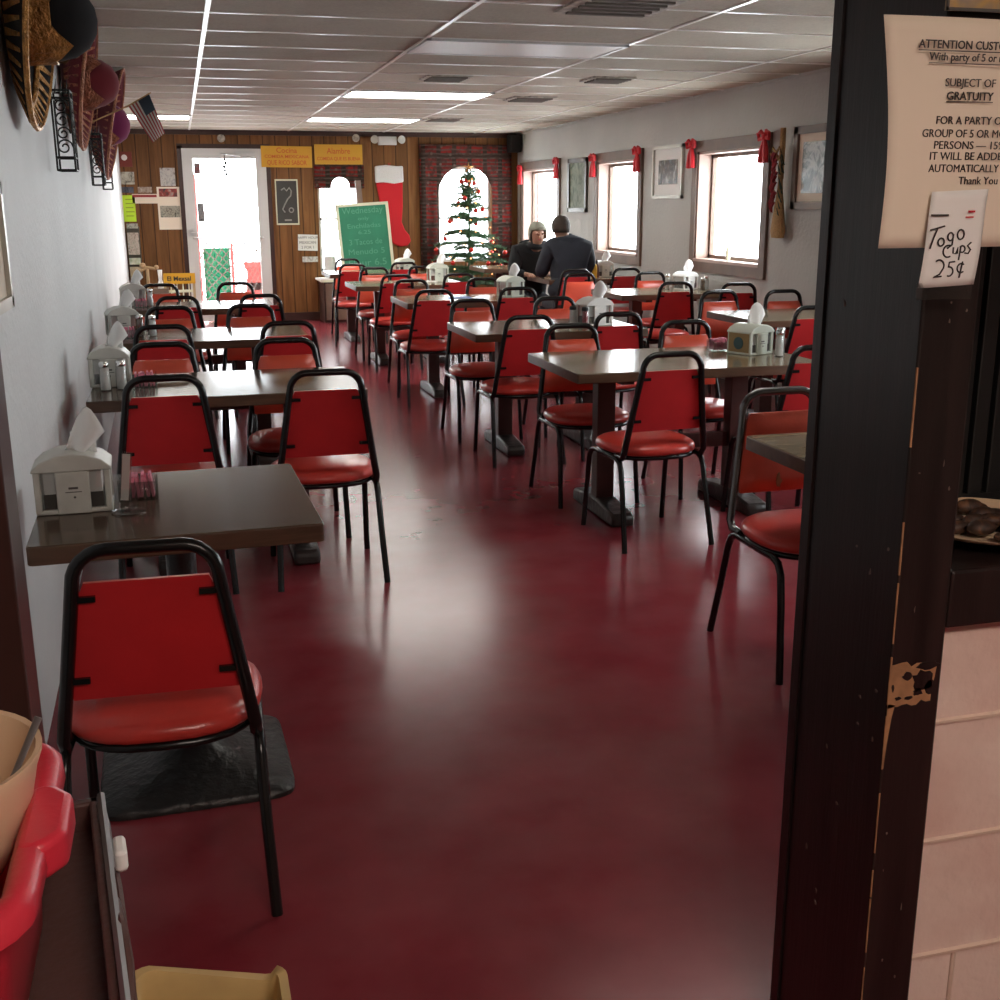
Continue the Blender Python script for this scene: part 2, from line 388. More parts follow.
def wall_with_holes(a0, a1, z0, z1, holes, mk):
    """mk(a0,a1,z0,z1) adds a box; holes = (a0,a1,z0,z1)"""
    xs = sorted({a0, a1, *[h[0] for h in holes], *[h[1] for h in holes]})
    for i in range(len(xs) - 1):
        m = (xs[i] + xs[i + 1]) / 2; hs = sorted([h for h in holes if h[0] < m < h[1]], key=lambda h: h[2]); z = z0
        for h in hs:
            if h[2] > z: mk(xs[i], xs[i + 1], z, h[2])
            z = h[3]
        if z < z1: mk(xs[i], xs[i + 1], z, z1)

WIN = [(8.42, 9.64, .98, 1.91), (11.02, 12.20, .96, 1.91), (13.62, 15.10, .96, 1.91), (5.55, 6.77, .96, 1.91), (2.85, 4.07, .96, 1.91)]
b = MB(); wall_with_holes(-2.5, YB, 0, ZC, WIN, lambda p, q, r, s: b.box(XR, XR + .18, p, q, r, s)); b.build('wall_right', 'wallr', smooth=0, kind='structure')
BH = [(.19, 1.01, 0.0, 2.07), (1.76, 2.30, .62, 1.90), (3.35, 4.09, .72, 1.96)]
b = MB(); wall_with_holes(-.75, XR, 0, ZC, BH, lambda p, q, r, s: b.box(p, q, YB, YB + .14, r, s)); b.build('wall_back', 'panel', smooth=0, kind='structure')
MB().box(-.66, XR, YB - .02, YB, ZC - .06, ZC).build('trim_1', 'darktrim', smooth=0, kind='structure')
MB().box(1.12, XR, YB - .015, YB, 0, .10).build('baseboard_back', 'darktrim', smooth=0, kind='structure')

# windows in the right wall: brown surround, pinkish reveal, sash and pane
for i, (y0, y1, z0, z1) in enumerate(WIN):
    b = MB(); t = .095; X = XR - .025
    b.box(X, XR, y0 - t, y1 + t, z1, z1 + t).box(X, XR, y0 - t, y1 + t, z0 - t, z0).box(X, XR, y0 - t, y0, z0, z1).box(X, XR, y1, y1 + t, z0, z1)
    w = b.build('window_%d' % (i + 1), 'trimwood', smooth=0, kind='structure')
    b = MB(); e = .02
    b.box(XR - .01, XR + .17, y0 - .002, y0 + e, z0, z1).box(XR - .01, XR + .17, y1 - e, y1 + .002, z0, z1).box(XR - .01, XR + .17, y0, y1, z1 - e, z1).box(XR - .03, XR + .17, y0, y1, z0 - .005, z0 + e)
    b.build('window_reveal', 'reveal', w, smooth=0)
    b = MB(); e2 = .05; x0, x1 = XR + .11, XR + .145
    ym = (y0 + y1) / 2
    b.box(x0, x1, y0 + e, y0 + e2, z0 + e, z1 - e).box(x0, x1, y1 - e2, y1 - e, z0 + e, z1 - e).box(x0, x1, y0 + e, y1 - e, z1 - e2, z1 - e).box(x0, x1, y0 + e, y1 - e, z0 + e, z0 + e2)
    b.build('sash', 'trimwood', w, smooth=0)
    MB().box(XR + .125, XR + .129, y0 + e2, y1 - e2, z0 + e2, z1 - e2).build('pane', 'glass', w, smooth=0)

# windows in the back wall
for i, (x0, x1, z0, z1) in enumerate(BH[1:]):
    b = MB(); e = .035
    for q in ((x0, x0 + e, z0, z1), (x1 - e, x1, z0, z1), (x0, x1, z0, z0 + e), (x0, x1, z1 - e, z1)): b.box(q[0], q[1], YB + .05, YB + .09, q[2], q[3])
    b.box(x0, x1, YB + .05, YB + .08, 1.28, 1.31)
    w = b.build('window_%d' % (i + 6), 'whiteframe', smooth=0, kind='structure')
    MB().box(x0 + e, x1 - e, YB + .068, YB + .072, z0 + e, z1 - e).build('pane', 'glass', w, smooth=0)

# glazed entrance door
b = MB(); b.box(.03, .10, YB - .03, YB + .02, 0, 2.2).box(1.10, 1.17, YB - .03, YB + .02, 0, 2.2).box(.03, 1.17, YB - .03, YB + .02, 2.16, 2.22)
b.build('trim_2', 'darktrim', smooth=0, kind='structure')
b = MB()
for q in ((.085, .135, 0, 2.165), (1.065, 1.115, 0, 2.165), (.135, 1.065, 2.115, 2.165), (.135, .215, 0.02, 2.115), (.985, 1.065, 0.02, 2.115), (.215, .985, 2.045, 2.115), (.215, .985, .02, .22)): b.box(q[0], q[1], YB - .045, YB - .005, q[2], q[3])
dr = b.build('door_1', 'whiteframe', smooth=0, kind='structure')
MB().box(.215, .985, YB - .027, YB - .023, .22, 2.045).build('pane', 'glass', dr, smooth=0)
b = MB(); b.tube([(.17, YB - .05, 1.07), (.17, YB - .10, 1.07), (1.03, YB - .10, 1.07), (1.03, YB - .05, 1.07)], .012); b.build('push_bar', 'alu', dr)
b = MB(); b.box(.72, .98, YB - .10, YB - .045, 2.07, 2.13).tube([(.8, YB - .09, 2.07), (.62, YB - .2, 2.09), (.56, YB - .06, 2.10)], .008); b.build('door_closer', 'alu', dr)
MB().box(.11, .16, YB - .06, YB - .045, 1.10, 1.18).tube([(.15, YB - .06, 1.14), (.15, YB - .10, 1.14), (.23, YB - .10, 1.14)], .009).build('door_handle', 'alu', dr)
tag(MB().box(.225, .30, YB - .032, YB - .028, 1.86, 1.99).build('door_sticker', photo_mat('st1', [(.5, .05, .04), (.1, .1, .12), (.4, .3, .25)], 30)), 'small dark red and brown sticker high on the glass door', 'sticker')
tag(MB().box(.235, .315, YB - .032, YB - .028, 1.27, 1.50).build('hours_decal', photo_mat('st2', [(.03, .03, .035), (.3, .3, .3), (.05, .05, .05)], 40)), 'dark grid-like hours decal halfway up the glass door', 'sticker')
tag(MB().box(.345, .365, YB - .032, YB - .028, 1.20, 1.38).build('narrow_decal', 'alu'), 'narrow grey strip decal beside the hours decal', 'sticker')
b = MB(); 
for k in range(5): b.ball((.60 + .012 * math.sin(k * 2), YB - .16, 2.03 - .045 * k), .02, 8)
b.tube([(.60, YB - .16, 2.10), (.60, YB - .16, 1.8)], .004)
b.build('_c', 'iron'); o = bpy.data.objects['_c']; o.name = 'hanging_bells'; tag(o, 'string of small dark bells hanging from the door closer', 'bells')

# ceiling grid
GX = [-.0 + .20 + 1.22 * k for k in range(0, 4)]
GY = [.03 + .61 * k for k in range(-4, 26)]
b = MB()
for x in GX: b.box(x - .012, x + .012, -2.5, YB, ZC - .006, ZC + .001)
b.build('trim_3', 'tbar', smooth=0, kind='structure')
b = MB()
for y in GY: b.box(-.75, XR, y - .011, y + .011, ZC - .005, ZC + .001)
b.build('trim_4', 'tbar', smooth=0, kind='structure')
MB().box(XR - .02, XR, -2.5, YB, ZC - .02, ZC).build('trim_5', 'wallr', smooth=0, kind='structure')

def troffer(x0, x1, y0, y1, label, lit='tube'):
    t = thing('ceiling_light', label, 'ceiling light', ((x0 + x1) / 2, (y0 + y1) / 2, ZC), 0)
    hx, hy = (x1 - x0) / 2, (y1 - y0) / 2; b = MB(); e = .025
    for q in ((-hx, hx, -hy, -hy + e), (-hx, hx, hy - e, hy), (-hx, -hx + e, -hy, hy), (hx - e, hx, -hy, hy)): b.box(*q, -.018, 0.0)
    b.build('frame', 'whiteframe', t, smooth=0)
    MB().box(-hx + e, hx - e, -hy + e, hy - e, -.014, -.004).build('diffuser', lit or 'tubeoff', t, smooth=0)
    return t
def gcell(ix, iy): return (.20 + 1.22 * ix, .20 + 1.22 * (ix + 1), .03 + .61 * iy, .03 + .61 * (iy + 1))
troffer(*gcell(1, 16), 'lit two by four ceiling panel above the middle tables')
troffer(*gcell(1, 21), 'lit ceiling panel close to the panelled back wall above the chalkboard')
troffer(-.58, .20, .03 + .61 * 21, .03 + .61 * 22, 'lit ceiling panel by the white wall behind the hanging flag')
troffer(*gcell(1, 6), 'added unseen ceiling panel brightening the chairs before the green napkin box', 'tubeadded')  # out-of-view panel added to brighten the backs of the middle chairs
troffer(*gcell(1, 11), 'unlit pale ceiling panel between the two vents', False)
troffer(.2, 1.42, -.8, -.2, 'lit ceiling panel over the bus cart area by the pillar', 'tubedim')
def vent(x, y, s, label):
    t = thing('ceiling_vent', label, 'vent', (x, y, ZC))
    MB().rbox(-s, s, -s, s, -.012, -.0).build('frame', 'vent', t)
    b = MB()
    for k in range(5): yy = -s * .75 + k * s * .375; b.box(-s * .8, s * .8, yy - .012, yy + .02, -.022, -.012)
    b.build('slats', 'ventdark', t)
vent(1.98, 8.75, .17, 'square ceiling vent just beyond the unlit panel'); vent(3.2, 8.6, .17, 'ceiling vent towards the window wall')
vent(2.08, 5.45, .25, 'large dirty ceiling vent above the table with the green napkin box'); vent(3.1, 10.3, .2, 'faint ceiling vent above the window wall tables'); vent(2.9, 13.0, .2, 'dim vent in the ceiling before the tapestry')

# partition by the camera: pillar, ledge, block wall, jamb
PX0, PX1, PY0, PY1 = .956, 1.044, 1.344, 1.60
pl = MB().box(PX0, PX1, PY0, PY1, 0, ZC).build('trim_6', 'pillar', smooth=0, bevel=.004, kind='structure')
MB().box(PX0 - .004, PX0 + .02, PY1 - .012, PY1 + .012, 0, ZC).build('corner_strip', 'pillar', pl, smooth=0)
b = MB()   # bare wood patch chipped off the front face
random.seed(3)
def blob(cx, cz, rx, rz, n=16, j=.35):
    return [(cx + rx * (1 + random.uniform(-j, j)) * math.cos(2 * PI * k / n), cz + rz * (1 + random.uniform(-j, j)) * math.sin(2 * PI * k / n)) for k in range(n)]
TY = Matrix.Translation((0, PY0, 0)) @ Matrix.Rotation(PI / 2, 4, 'X')
jag = lambda n, x0, x1, z0, z1, j: [(x0 + (x1 - x0) * k / n, z0 + (z1 - z0) * k / n + random.uniform(-j, j)) for k in range(n + 1)]
b.prism(jag(9, PX0, PX0 + .072, .758, .764, .004) + jag(5, PX0 + .072, PX0 + .078, .77, .82, .004) + jag(9, PX0 + .076, PX0 + .002, .818, .830, .005), -.0002, .0008, TY)
b.prism([(PX0, .765), (PX0 + .012, .762), (PX0 + .008, .74), (PX0 + .004, .70), (PX0 + .002, .66), (PX0, .66)], -.0002, .0008, TY)
b.build('bare_wood_patch', 'rawwood', pl, smooth=0)
b = MB()
for cx, cz, rx, rz in ((.984, .806, .007, .006), (1.010, .795, .016, .019), (1.026, .785, .010, .012), (.972, .772, .005, .003), (.990, .771, .007, .003), (1.018, .820, .018, .006), (.962, .79, .002, .006), (1.004, .778, .008, .006)):
    b.prism(blob(cx, cz, rx, rz, 14, .3), .0006, .0015, TY)
b.build('remaining_stain', 'pillar', pl, smooth=0)
b = MB()    # worn arris
z = .02
while z < 1.3:
    L = random.uniform(.03, .12); w = random.uniform(.0007, .0018)
    if .95 > z or random.random() < .6: b.box(PX0 - .0008, PX0 + w, PY0 - .0008, PY0 + w, z, z + L)
    z += L + random.uniform(.0, .05)
b.build('worn_edge', 'rawwood', pl, smooth=0)
b = MB(); random.seed(12); TX2 = Matrix.Translation((PX0, 0, 0)) @ Matrix.Rotation(-PI / 2, 4, 'Y')
for k in range(26):
    z = random.uniform(.1, 1.35); a = random.uniform(.0008, .0022); c_ = random.uniform(.0015, .006)
    if k % 2: b.prism([(x + random.uniform(PX0 + .01, PX1 - .01) * 0 + (PX0 + .012 + .064 * ((k * 37) % 10) / 10), zz) for x, zz in blob(0, z, a, c_, 7, .5)], -.0002, .0006, TY)
    else: b.prism([(zz, x + PY0 + .03 + .2 * ((k * 53) % 10) / 10) for x, zz in blob(0, z, a * 1.6, c_, 7, .5)], -.0002, .0006, TX2)
b.build('scuff_marks', mat('pale_scuff', (.16, .12, .10), .7), pl, smooth=0)
b = MB().box(PX1, 3.6, 1.37, 1.60, 0, .873); bw = b.build('wall_partition', 'block', smooth=0, kind='structure')
b = MB()
for z in (.09, .296, .506, .711): b.tube([(PX1, 1.369, z), (3.6, 1.369, z)], .005, 6)
for r, z0, z1 in ((0, .711, .873), (1, .506, .711), (2, .296, .506), (3, .09, .296), (4, 0, .09)):
    for k in range(6):
        x = PX1 + (.27, .20, .33, .095, .30)[r] + .406 * k
        b.tube([(x, 1.369, z0), (x, 1.369, z1)], .0045, 6)
b.build('mortar_joints', 'mortar', bw)
MB().box(PX1, 3.6, 1.344, 1.68, .873, .962).build('trim_7', 'pillar', smooth=0, bevel=.005, kind='structure')
MB().box(PX1, 3.6, 1.45, 1.55, 1.725, ZC).build('wall_header', 'wallf', smooth=0, kind='structure')
MB().box(-1.4, -.40, 1.63, 1.71, 0, ZC).build('wall_pass', 'wallf', smooth=0, kind='structure')
MB().box(-.42, -.253, 1.62, 1.72, 0, ZC).build('trim_8', 'darktrim', smooth=0, bevel=.003, kind='structure')
MB().box(3.6, 3.7, -2.5, 1.9, 0, ZC).build('wall_entry', 'wallf', smooth=0, kind='structure')

t = thing('slatted_shutter', 'black vertically slatted shutter standing on the dark ledge behind the plate', 'shutter', (1.92, 1.64, .962)); t.scale = (.84, .84, .84)
b = MB()
for k in range(38): b.box(-.85 + k * .045, -.85 + k * .045 + .034, -.012, .012, .03, .90)
b.build('slats', 'blackslat', t, smooth=0, bevel=.003)
MB().box(-.86, .86, -.016, .016, 0, .035).box(-.86, .86, -.016, .016, .62, .645).box(-.86, .86, -.016, .016, .89, .925).box(-.86, .86, .010, .016, 0, .9).build('rails', 'blackslat', t, smooth=0)
t = thing('serving_plate', 'pale plate holding crusty brown food on the dark ledge', 'plate', (1.218, 1.495, .962)); t.scale = (.84, .84, .84)
MB().lathe([(.001, .006), (.09, .006), (.13, .014), (.165, .026), (.168, .03), (.13, .018), (.09, .011), (.001, .011)], 40).build('dish', 'bowlcream', t)
b = MB(); random.seed(5)
for k in range(26):
    a = random.uniform(0, 2 * PI); r = random.uniform(0, .10); b.ball((r * math.cos(a), r * math.sin(a), .022 + random.uniform(0, .012)), random.uniform(.018, .03), 14, (1, .7, .5))
b.build('food', 'food', t, kind='stuff')
t = thing('print_poster', 'ochre and grey printed sheet taped above the gratuity notice', 'poster', (1.244, 1.333, 1.712))
MB().box(-.30, .30, 0, .003, 0, .22).build('sheet', 'yellowpic', t, smooth=0)
MB().box(-.30, .30, -.0008, .0002, 0, .004).box(-.30, -.296, -.0008, .0002, 0, .22).build('dark_border', 'wallet', t, smooth=0)

# gratuity notice and the to-go note, taped to the pillar
NY = 1.329
t = thing('gratuity_notice', 'large cream printed notice about gratuity taped across the dark pillar', 'notice', (1.0248, NY, 1.564)); t.scale = (.84, .84, .84)
def bend(u, v): # u across, v up
    x = -.205 + .43 * u + .020 * (1 - v); z = -.169 + .335 * v
    return (x + .012 * math.sin(v * 3.0) * (1 - u) * .8, -.006 * math.sin(u * 5 + .5) - .004 * math.sin(v * 4), z)
b = MB().grid(bend, 24, 16); b.build('sheet', 'cream', t, solid=.0004)
ls = [('ATTENTION CUSTOMERS', 1.706 - 1.58, .0165, .00022), ('With party of 5 or more', 1.689 - 1.58, .0155, .0002), ('SUBJECT OF', 1.653 - 1.58, .0165, 0), ('GRATUITY', 1.634 - 1.58, .0165, .00022), ('FOR A PARTY OR', 1.599 - 1.58, .0165, 0), ('GROUP OF 5 OR MORE', 1.580 - 1.58, .0165, 0),
      ('PERSONS \u2014 15%', 1.563 - 1.58, .0165, 0), ('IT WILL BE ADDED', 1.547 - 1.58, .0165, 0), ('AUTOMATICALLY', 1.529 - 1.58, .0165, 0), ('Thank You', 1.511 - 1.58, .0165, 0)]
cxs = [-.038, -.036, -.038, -.037, -.030, -.032, -.030, -.028, -.036, -.008]
wid = [.19, .155, .088, .082, .125, .165, .125, .14, .125, .07]
obs = []
for (s, z, sz, bo), cx, w in zip(ls, cxs, wid):
    o = text_mesh(s, sz, FACE_Y(0, 0, 0), 'ink', t, 'lettering', 'CENTER', bold=bo)
    x0 = min(v.co.x for v in o.data.vertices); x1 = max(v.co.x for v in o.data.vertices); k = w / (x1 - x0)
    for v in o.data.vertices: v.co.x = v.co.x * k + cx - .015; v.co.z += z; v.co.y -= .0110
    obs.append(o)
for z, cx, w in ((.118, -.038, .19), (.1005, -.036, .155), (.0465, -.037, .082)):
    bb = MB().box(cx - .015 - w / 2, cx - .015 + w / 2, -.0113, -.0108, z - .0009, z + .0004).build('lettering', 'ink', t, smooth=0); obs.append(bb)
join_meshes(obs, 'lettering')
t = thing('togo_cups_note', 'narrow handwritten note pricing cups, taped below the gratuity notice', 'notice', (.9685, NY - .015, 1.4296)); t.scale = (.84, .84, .84)
def bend2(u, v):
    x = -.052 + .100 * u + .012 * v; z = -.070 + .145 * v
    return (x, -.0035 * math.sin(u * 3) - .002 * math.sin(v * 5), z + .004 * u)
MB().grid(bend2, 10, 10).build('sheet', 'white', t, solid=.0003)
def stroke(pts, b, w=.0013): b.tube([(p[0], -.0062, p[1]) for p in pts], w, 5)
b = MB()
def arc(cx, cz, rx, rz, a0, a1, n=12): return [(cx + rx * math.cos(math.radians(a0 + (a1 - a0) * k / n)), cz + rz * math.sin(math.radians(a0 + (a1 - a0) * k / n))) for k in range(n + 1)]
stroke([(-.043, .018), (-.018, .024)], b); stroke([(-.030, .021), (-.036, .006), (-.041, -.010)], b)       # T
stroke(arc(-.022, .000, .0055, .006, 0, 360), b)                                                            # o
stroke(arc(-.006, .008, .005, .006, 20, 380), b); stroke([(-.001, .012), (-.002, -.004), (-.010, -.010)], b)  # g
stroke(arc(.012, .011, .006, .0075, 0, 360), b)                                                             # o
stroke(arc(-.008, -.014, .009, .009, 60, 300), b)                                                           # C
stroke([(.001, -.008), (.001, -.017), (.006, -.018), (.009, -.009), (.009, -.018)], b)                      # u
stroke([(.014, -.008), (.012, -.028)], b); stroke(arc(.017, -.011, .005, .005, 150, -120), b)               # p
stroke([(.032, -.001), (.026, -.006), (.032, -.012), (.028, -.018), (.022, -.017)], b)                      # s
stroke(arc(-.022, -.036, .009, .009, 130, -20), b); stroke([(-.0135, -.039), (-.020, -.049), (-.030, -.053), (-.016, -.052)], b)  # 2
stroke([(.006, -.030), (-.004, -.031), (-.005, -.039)], b); stroke(arc(-.003, -.045, .007, .007, 100, -110), b)   # 5
stroke(arc(.018, -.040, .007, .007, 50, 310), b); stroke([(.020, -.030), (.016, -.055)], b)                 # cents
b.build('handwriting', 'ink', t)
b = MB(); b.box(.022, .034, -.0062, -.0056, .044, .047).box(.018, .032, -.0062, -.0056, .036, .038); b.build('red_print', 'bow', t, smooth=0)
MB().box(-.043, -.012, -.0052, -.0046, .039, .0415).build('grey_print', 'greytube', t, smooth=0)
MB().box(-.055, .045, -.0012, -.0007, -.088, -.062).build('tape_strip', 'tape', t, smooth=0)

# ------------------------------------------------------------------ chairs
def make_chair():
    t = thing('dining_chair', 'x', 'chair')
    R = .0142
    # back tube (inverted U)
    hw0, hw1, zt = .192, .138, .858
    p = [(-hw0 + .0, -.10, .402), (-hw0, -.160, .404), (-hw0, -.180, .430)]
    ydep = lambda z: -.180 - .06 * (z - .455) / .4
    for z in (.60, .74): p.append((-hw0 + (hw0 - hw1) * (z - .43) / (.79 - .43), ydep(z), z))
    for k in range(7):
        a = PI - k * PI / 2 / 6; p.append((-hw1 + .068 + .068 * math.cos(a) , ydep(.80), zt - .068 + .068 * math.sin(a)))
    p += [(-x, y, z) for x, y, z in reversed(p)]
    MB().tube(p, R, 8).build('back_frame', 'black', t, smooth=60)
    # back pad: rear face flat crimson, front face padded orange-red
    def padpt(u, v, f):     # u -1..1, v 0..1
        z = .522 + .266 * v; w = (.170 + (.126 - .170) * v)
        r = .02
        e = max(0, abs(v - .5) - .44) / .06; w2 = w - .007 * e * e
        y = ydep(z) + .004
        if f: 
            d = (1 - abs(u) ** 4) * (1 - abs(2 * v - 1) ** 4); y += .012 + .026 * d ** .5
        return (u * w2, y, z)
    b = MB(); nu, nv = 10, 10
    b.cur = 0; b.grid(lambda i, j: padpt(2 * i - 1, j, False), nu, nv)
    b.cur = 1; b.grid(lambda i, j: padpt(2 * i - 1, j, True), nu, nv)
    n1 = (nu + 1) * (nv + 1); b.cur = 1; fs = []
    idx = lambda i, j, o: o + i * (nv + 1) + j
    for j in range(nv):
        fs.append((idx(0, j, 0), idx(0, j + 1, 0), idx(0, j + 1, n1), idx(0, j, n1))); fs.append((idx(nu, j, 0), idx(nu, j, n1), idx(nu, j + 1, n1), idx(nu, j + 1, 0)))
    for i in range(nu):
        fs.append((idx(i, 0, 0), idx(i, 0, n1), idx(i + 1, 0, n1), idx(i + 1, 0, 0))); fs.append((idx(i, nv, 0), idx(i + 1, nv, 0), idx(i + 1, nv, n1), idx(i, nv, n1)))
    base = len(b.v); b.f += [tuple(f) for f in fs]; b.mi += [1] * len(fs)
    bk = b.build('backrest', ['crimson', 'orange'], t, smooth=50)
    for sx in (-1, 1):
        for z in (.570, .755):
            x = sx * (hw0 - (hw0 - hw1) * (z - .43) / (.79 - .43)); y = ydep(z)
            MB().box(min(x, x - sx * .045), max(x, x - sx * .045), y - .007, y + .003, z - .006, z + .006).build('bracket', 'black', bk, smooth=0)
    # seat cushion
    def seat_out(a, k):      # superellipse, wider in front
        c, s = math.cos(a), math.sin(a); x = .209 * math.copysign(abs(c) ** .72, c); y = .01 + .205 * math.copysign(abs(s) ** .78, s)
        x *= 1.0 + .04 * (y / .2); return (x * k, (y - .01) * k + .01)
    b = MB(); N = 28; prof = [(.90, .405), (1.0, .413), (1.015, .425), (.99, .441), (.90, .453), (.7, .462), (.4, .466), (.1, .467)]
    vs = []; fs = []
    for k, z in prof:
        for i in range(N): x, y = seat_out(2 * PI * i / N, k); vs.append((x, y, z))
    for q in range(len(prof) - 1):
        for i in range(N): fs.append((q * N + i, q * N + (i + 1) % N, (q + 1) * N + (i + 1) % N, (q + 1) * N + i))
    fs += [tuple(range(N - 1, -1, -1)), tuple((len(prof) - 1) * N + i for i in range(N))]
    b.add(vs, fs); b.build('seat', 'seatred', t, smooth=60)
    # seat ring
    b = MB(); b.tube([(*seat_out(2 * PI * i / N, .95), .398) for i in range(N)], .010, 6, closed=True); b.build('seat_frame', 'black', t, smooth=60)
    # legs: rear splays back, front near vertical; each bends over into the side rail
    for sx in (-1, 1):
        MB().tube([(sx * .212, -.255, 0), (sx * .203, -.205, .20), (sx * .199, -.170, .345), (sx * .198, -.150, .380), (sx * .197, -.12, .393), (sx * .197, .0, .391)], .0125, 8).build('leg', 'black', t, smooth=60)
        MB().tube([(sx * .205, .235, 0), (sx * .199, .205, .25), (sx * .198, .190, .350), (sx * .197, .168, .380), (sx * .196, .13, .391), (sx * .197, .0, .391)], .0125, 8).build('leg', 'black', t, smooth=60)
    return t
chair0 = make_chair(); used = [False]
def chair(x, ytop, facing, label, group, rot=0.):
    """ytop = where the top of the backrest stands; facing 'far' looks away from the kitchen, 'near' looks towards it"""
    f = facing == 'far'; rz = (0 if f else PI) + math.radians(rot)
    off = Matrix.Rotation(rz, 3, 'Z') @ Vector((0, -.24, 0))
    o = place(chair0, used[0], (x - off.x, ytop - off.y, 0), rz, label, group); used[0] = True; return o

G1, G2, G3 = 'red chairs along the white wall tables', 'red chairs at the middle row tables', 'red chairs at the window wall tables'
LT = {1: 'small table with the grey napkin box', 2: 'second wall table from the jamb', 3: 'third wall table from the jamb', 4: 'fourth wall table, before the door'}
c1 = chair(-.112, 2.225, 'far', 'dark red chair standing alone before the small table with the iron base', G1, -2)
chair(-.098, 4.38, 'far', 'red chair back just beyond the small table, wall side of second wall table', G1)
chair(.499, 4.36, 'far', 'red chair seen from behind at the aisle side of the second wall table', G1)
chair(-.12, 5.5, 'near', 'orange-fronted chair facing us at the wall side of second wall table', G1)
chair(.445, 5.5, 'near', 'orange-fronted chair facing us at the aisle side of second wall table', G1)
chair(-.126, 6.3, 'far', 'chair turned away at the wall side of third wall table', G1)
chair(.53, 6.3, 'far', 'chair turned away at the aisle side of third wall table', G1)
chair(-.098, 7.5, 'near', 'orange-fronted chair facing us at the wall side of third wall table', G1)
chair(.398, 7.5, 'near', 'orange-fronted chair facing us at the aisle side of third wall table', G1)
chair(-.05, 8.3, 'far', 'chair turned away at the wall side of fourth wall table', G1)
chair(.515, 8.3, 'far', 'chair turned away at the aisle side of fourth wall table', G1)
chair(-.19, 9.7, 'near', 'chair facing us beyond fourth wall table, below the yellow header sign', G1)
chair(.405, 9.7, 'near', 'chair facing us beyond fourth wall table, before the glass door', G1)
chm = chair(1.94, 3.48, 'near', 'chair with worn grey frame and torn backrest beside the dark pillar', G2)
chair(1.984, 4.47, 'far', 'red chair turned away before the table with the green napkin box, aisle end', G2, 3)
chair(2.705, 4.5, 'far', 'red chair turned away before the green napkin box, partly behind the pillar', G2)
chair(1.948, 5.72, 'near', 'orange-fronted chair at the far aisle corner of the green napkin box table', G2)
chair(2.598, 5.72, 'near', 'orange-fronted chair directly beyond the green napkin box table, window end', G2)
chair(1.871, 6.22, 'far', 'red chair turned away at the aisle end of second middle table', G2)
chair(2.421, 6.25, 'far', 'red chair turned away at the window end of second middle table', G2)
chair(1.84, 7.45, 'near', 'orange-fronted chair beyond the aisle end of second middle table', G2)
chair(2.416, 7.45, 'near', 'orange-fronted chair beyond the window end of second middle table', G2)
chair(1.779, 8.35, 'far', 'red chair turned away at the aisle end of third middle table', G2)
chair(2.436, 8.4, 'far', 'red chair turned away at the window end of third middle table', G2)
chair(1.846, 9.6, 'near', 'orange-fronted chair beyond the aisle end of third middle table', G2)
chair(2.472, 9.6, 'near', 'orange-fronted chair beyond the window end of third middle table', G2)
chair(1.854, 10.3, 'far', 'red chair turned away at the aisle end of fourth middle table', G2)
chair(2.427, 10.3, 'far', 'red chair turned away at the window end of fourth middle table', G2)
chair(1.856, 11.6, 'near', 'chair beyond the aisle end of fourth middle table, before the chalkboard', G2)
chair(2.368, 11.7, 'near', 'chair beyond the window end of fourth middle table, below the stocking', G2)
chair(1.745, 12.3, 'far', 'red chair turned away at the aisle end of fifth middle table, below the chalkboard', G2, -8)
chair(2.331, 12.5, 'far', 'red chair turned away at the window end of fifth middle table', G2)
chair(1.86, 13.55, 'near', 'orange-fronted chair beyond fifth middle table, touching the chalkboard', G2)
chair(3.72, 6.28, 'far', 'red chair beside the pillar, turned away at the first window-side table', G3)
chair(3.731, 7.65, 'near', 'sunlit orange chair beyond the aisle end of the first window-side table', G3)
chair(4.19, 7.55, 'near', 'orange chair below the third window, wall end of first window-side table', G3)
chair(3.806, 8.57, 'far', 'crimson chair turned away at the aisle end of second window-side table', G3)
chair(4.22, 8.30, 'far', 'dark crimson chair against the wall below the big window', G3, -6)
chair(3.487, 10.0, 'near', 'bright sunlit chair just behind the seated person in the navy coat', G3, -6)
chair(4.15, 9.95, 'near', 'sunlit chair facing us beyond the wall end of the condiment table', G3)
chair(4.18, 10.6, 'far', 'dark crimson chair below the middle window, next to the navy coat', G3)
chair(3.66, 10.62, 'far', 'chair the person in the navy coat sits on', G3)
chair(3.55, 12.05, 'near', 'chair the person in the grey knit cap sits on', G3)
c1.scale = (1, 1, .975)
# tear on the worn chair's backrest and a worn frame of its own
bk = [c for c in chm.children if c.name.startswith('backrest')][0]
for c in chm.children:
    if c.name.startswith('back_frame'): c.data = c.data.copy(); c.data.materials[0] = M['greytube']; c['label'] = 'worn grey metal back tube'
b = MB(); TT = Matrix.Translation((.03, -.155, .56)) @ Matrix.Rotation(-PI / 2, 4, 'X') ; random.seed(9)
b.prism(blob(0, 0, .010, .022, 12, .5), -.003, .003, TT); b.build('tear', 'rawwood', bk)

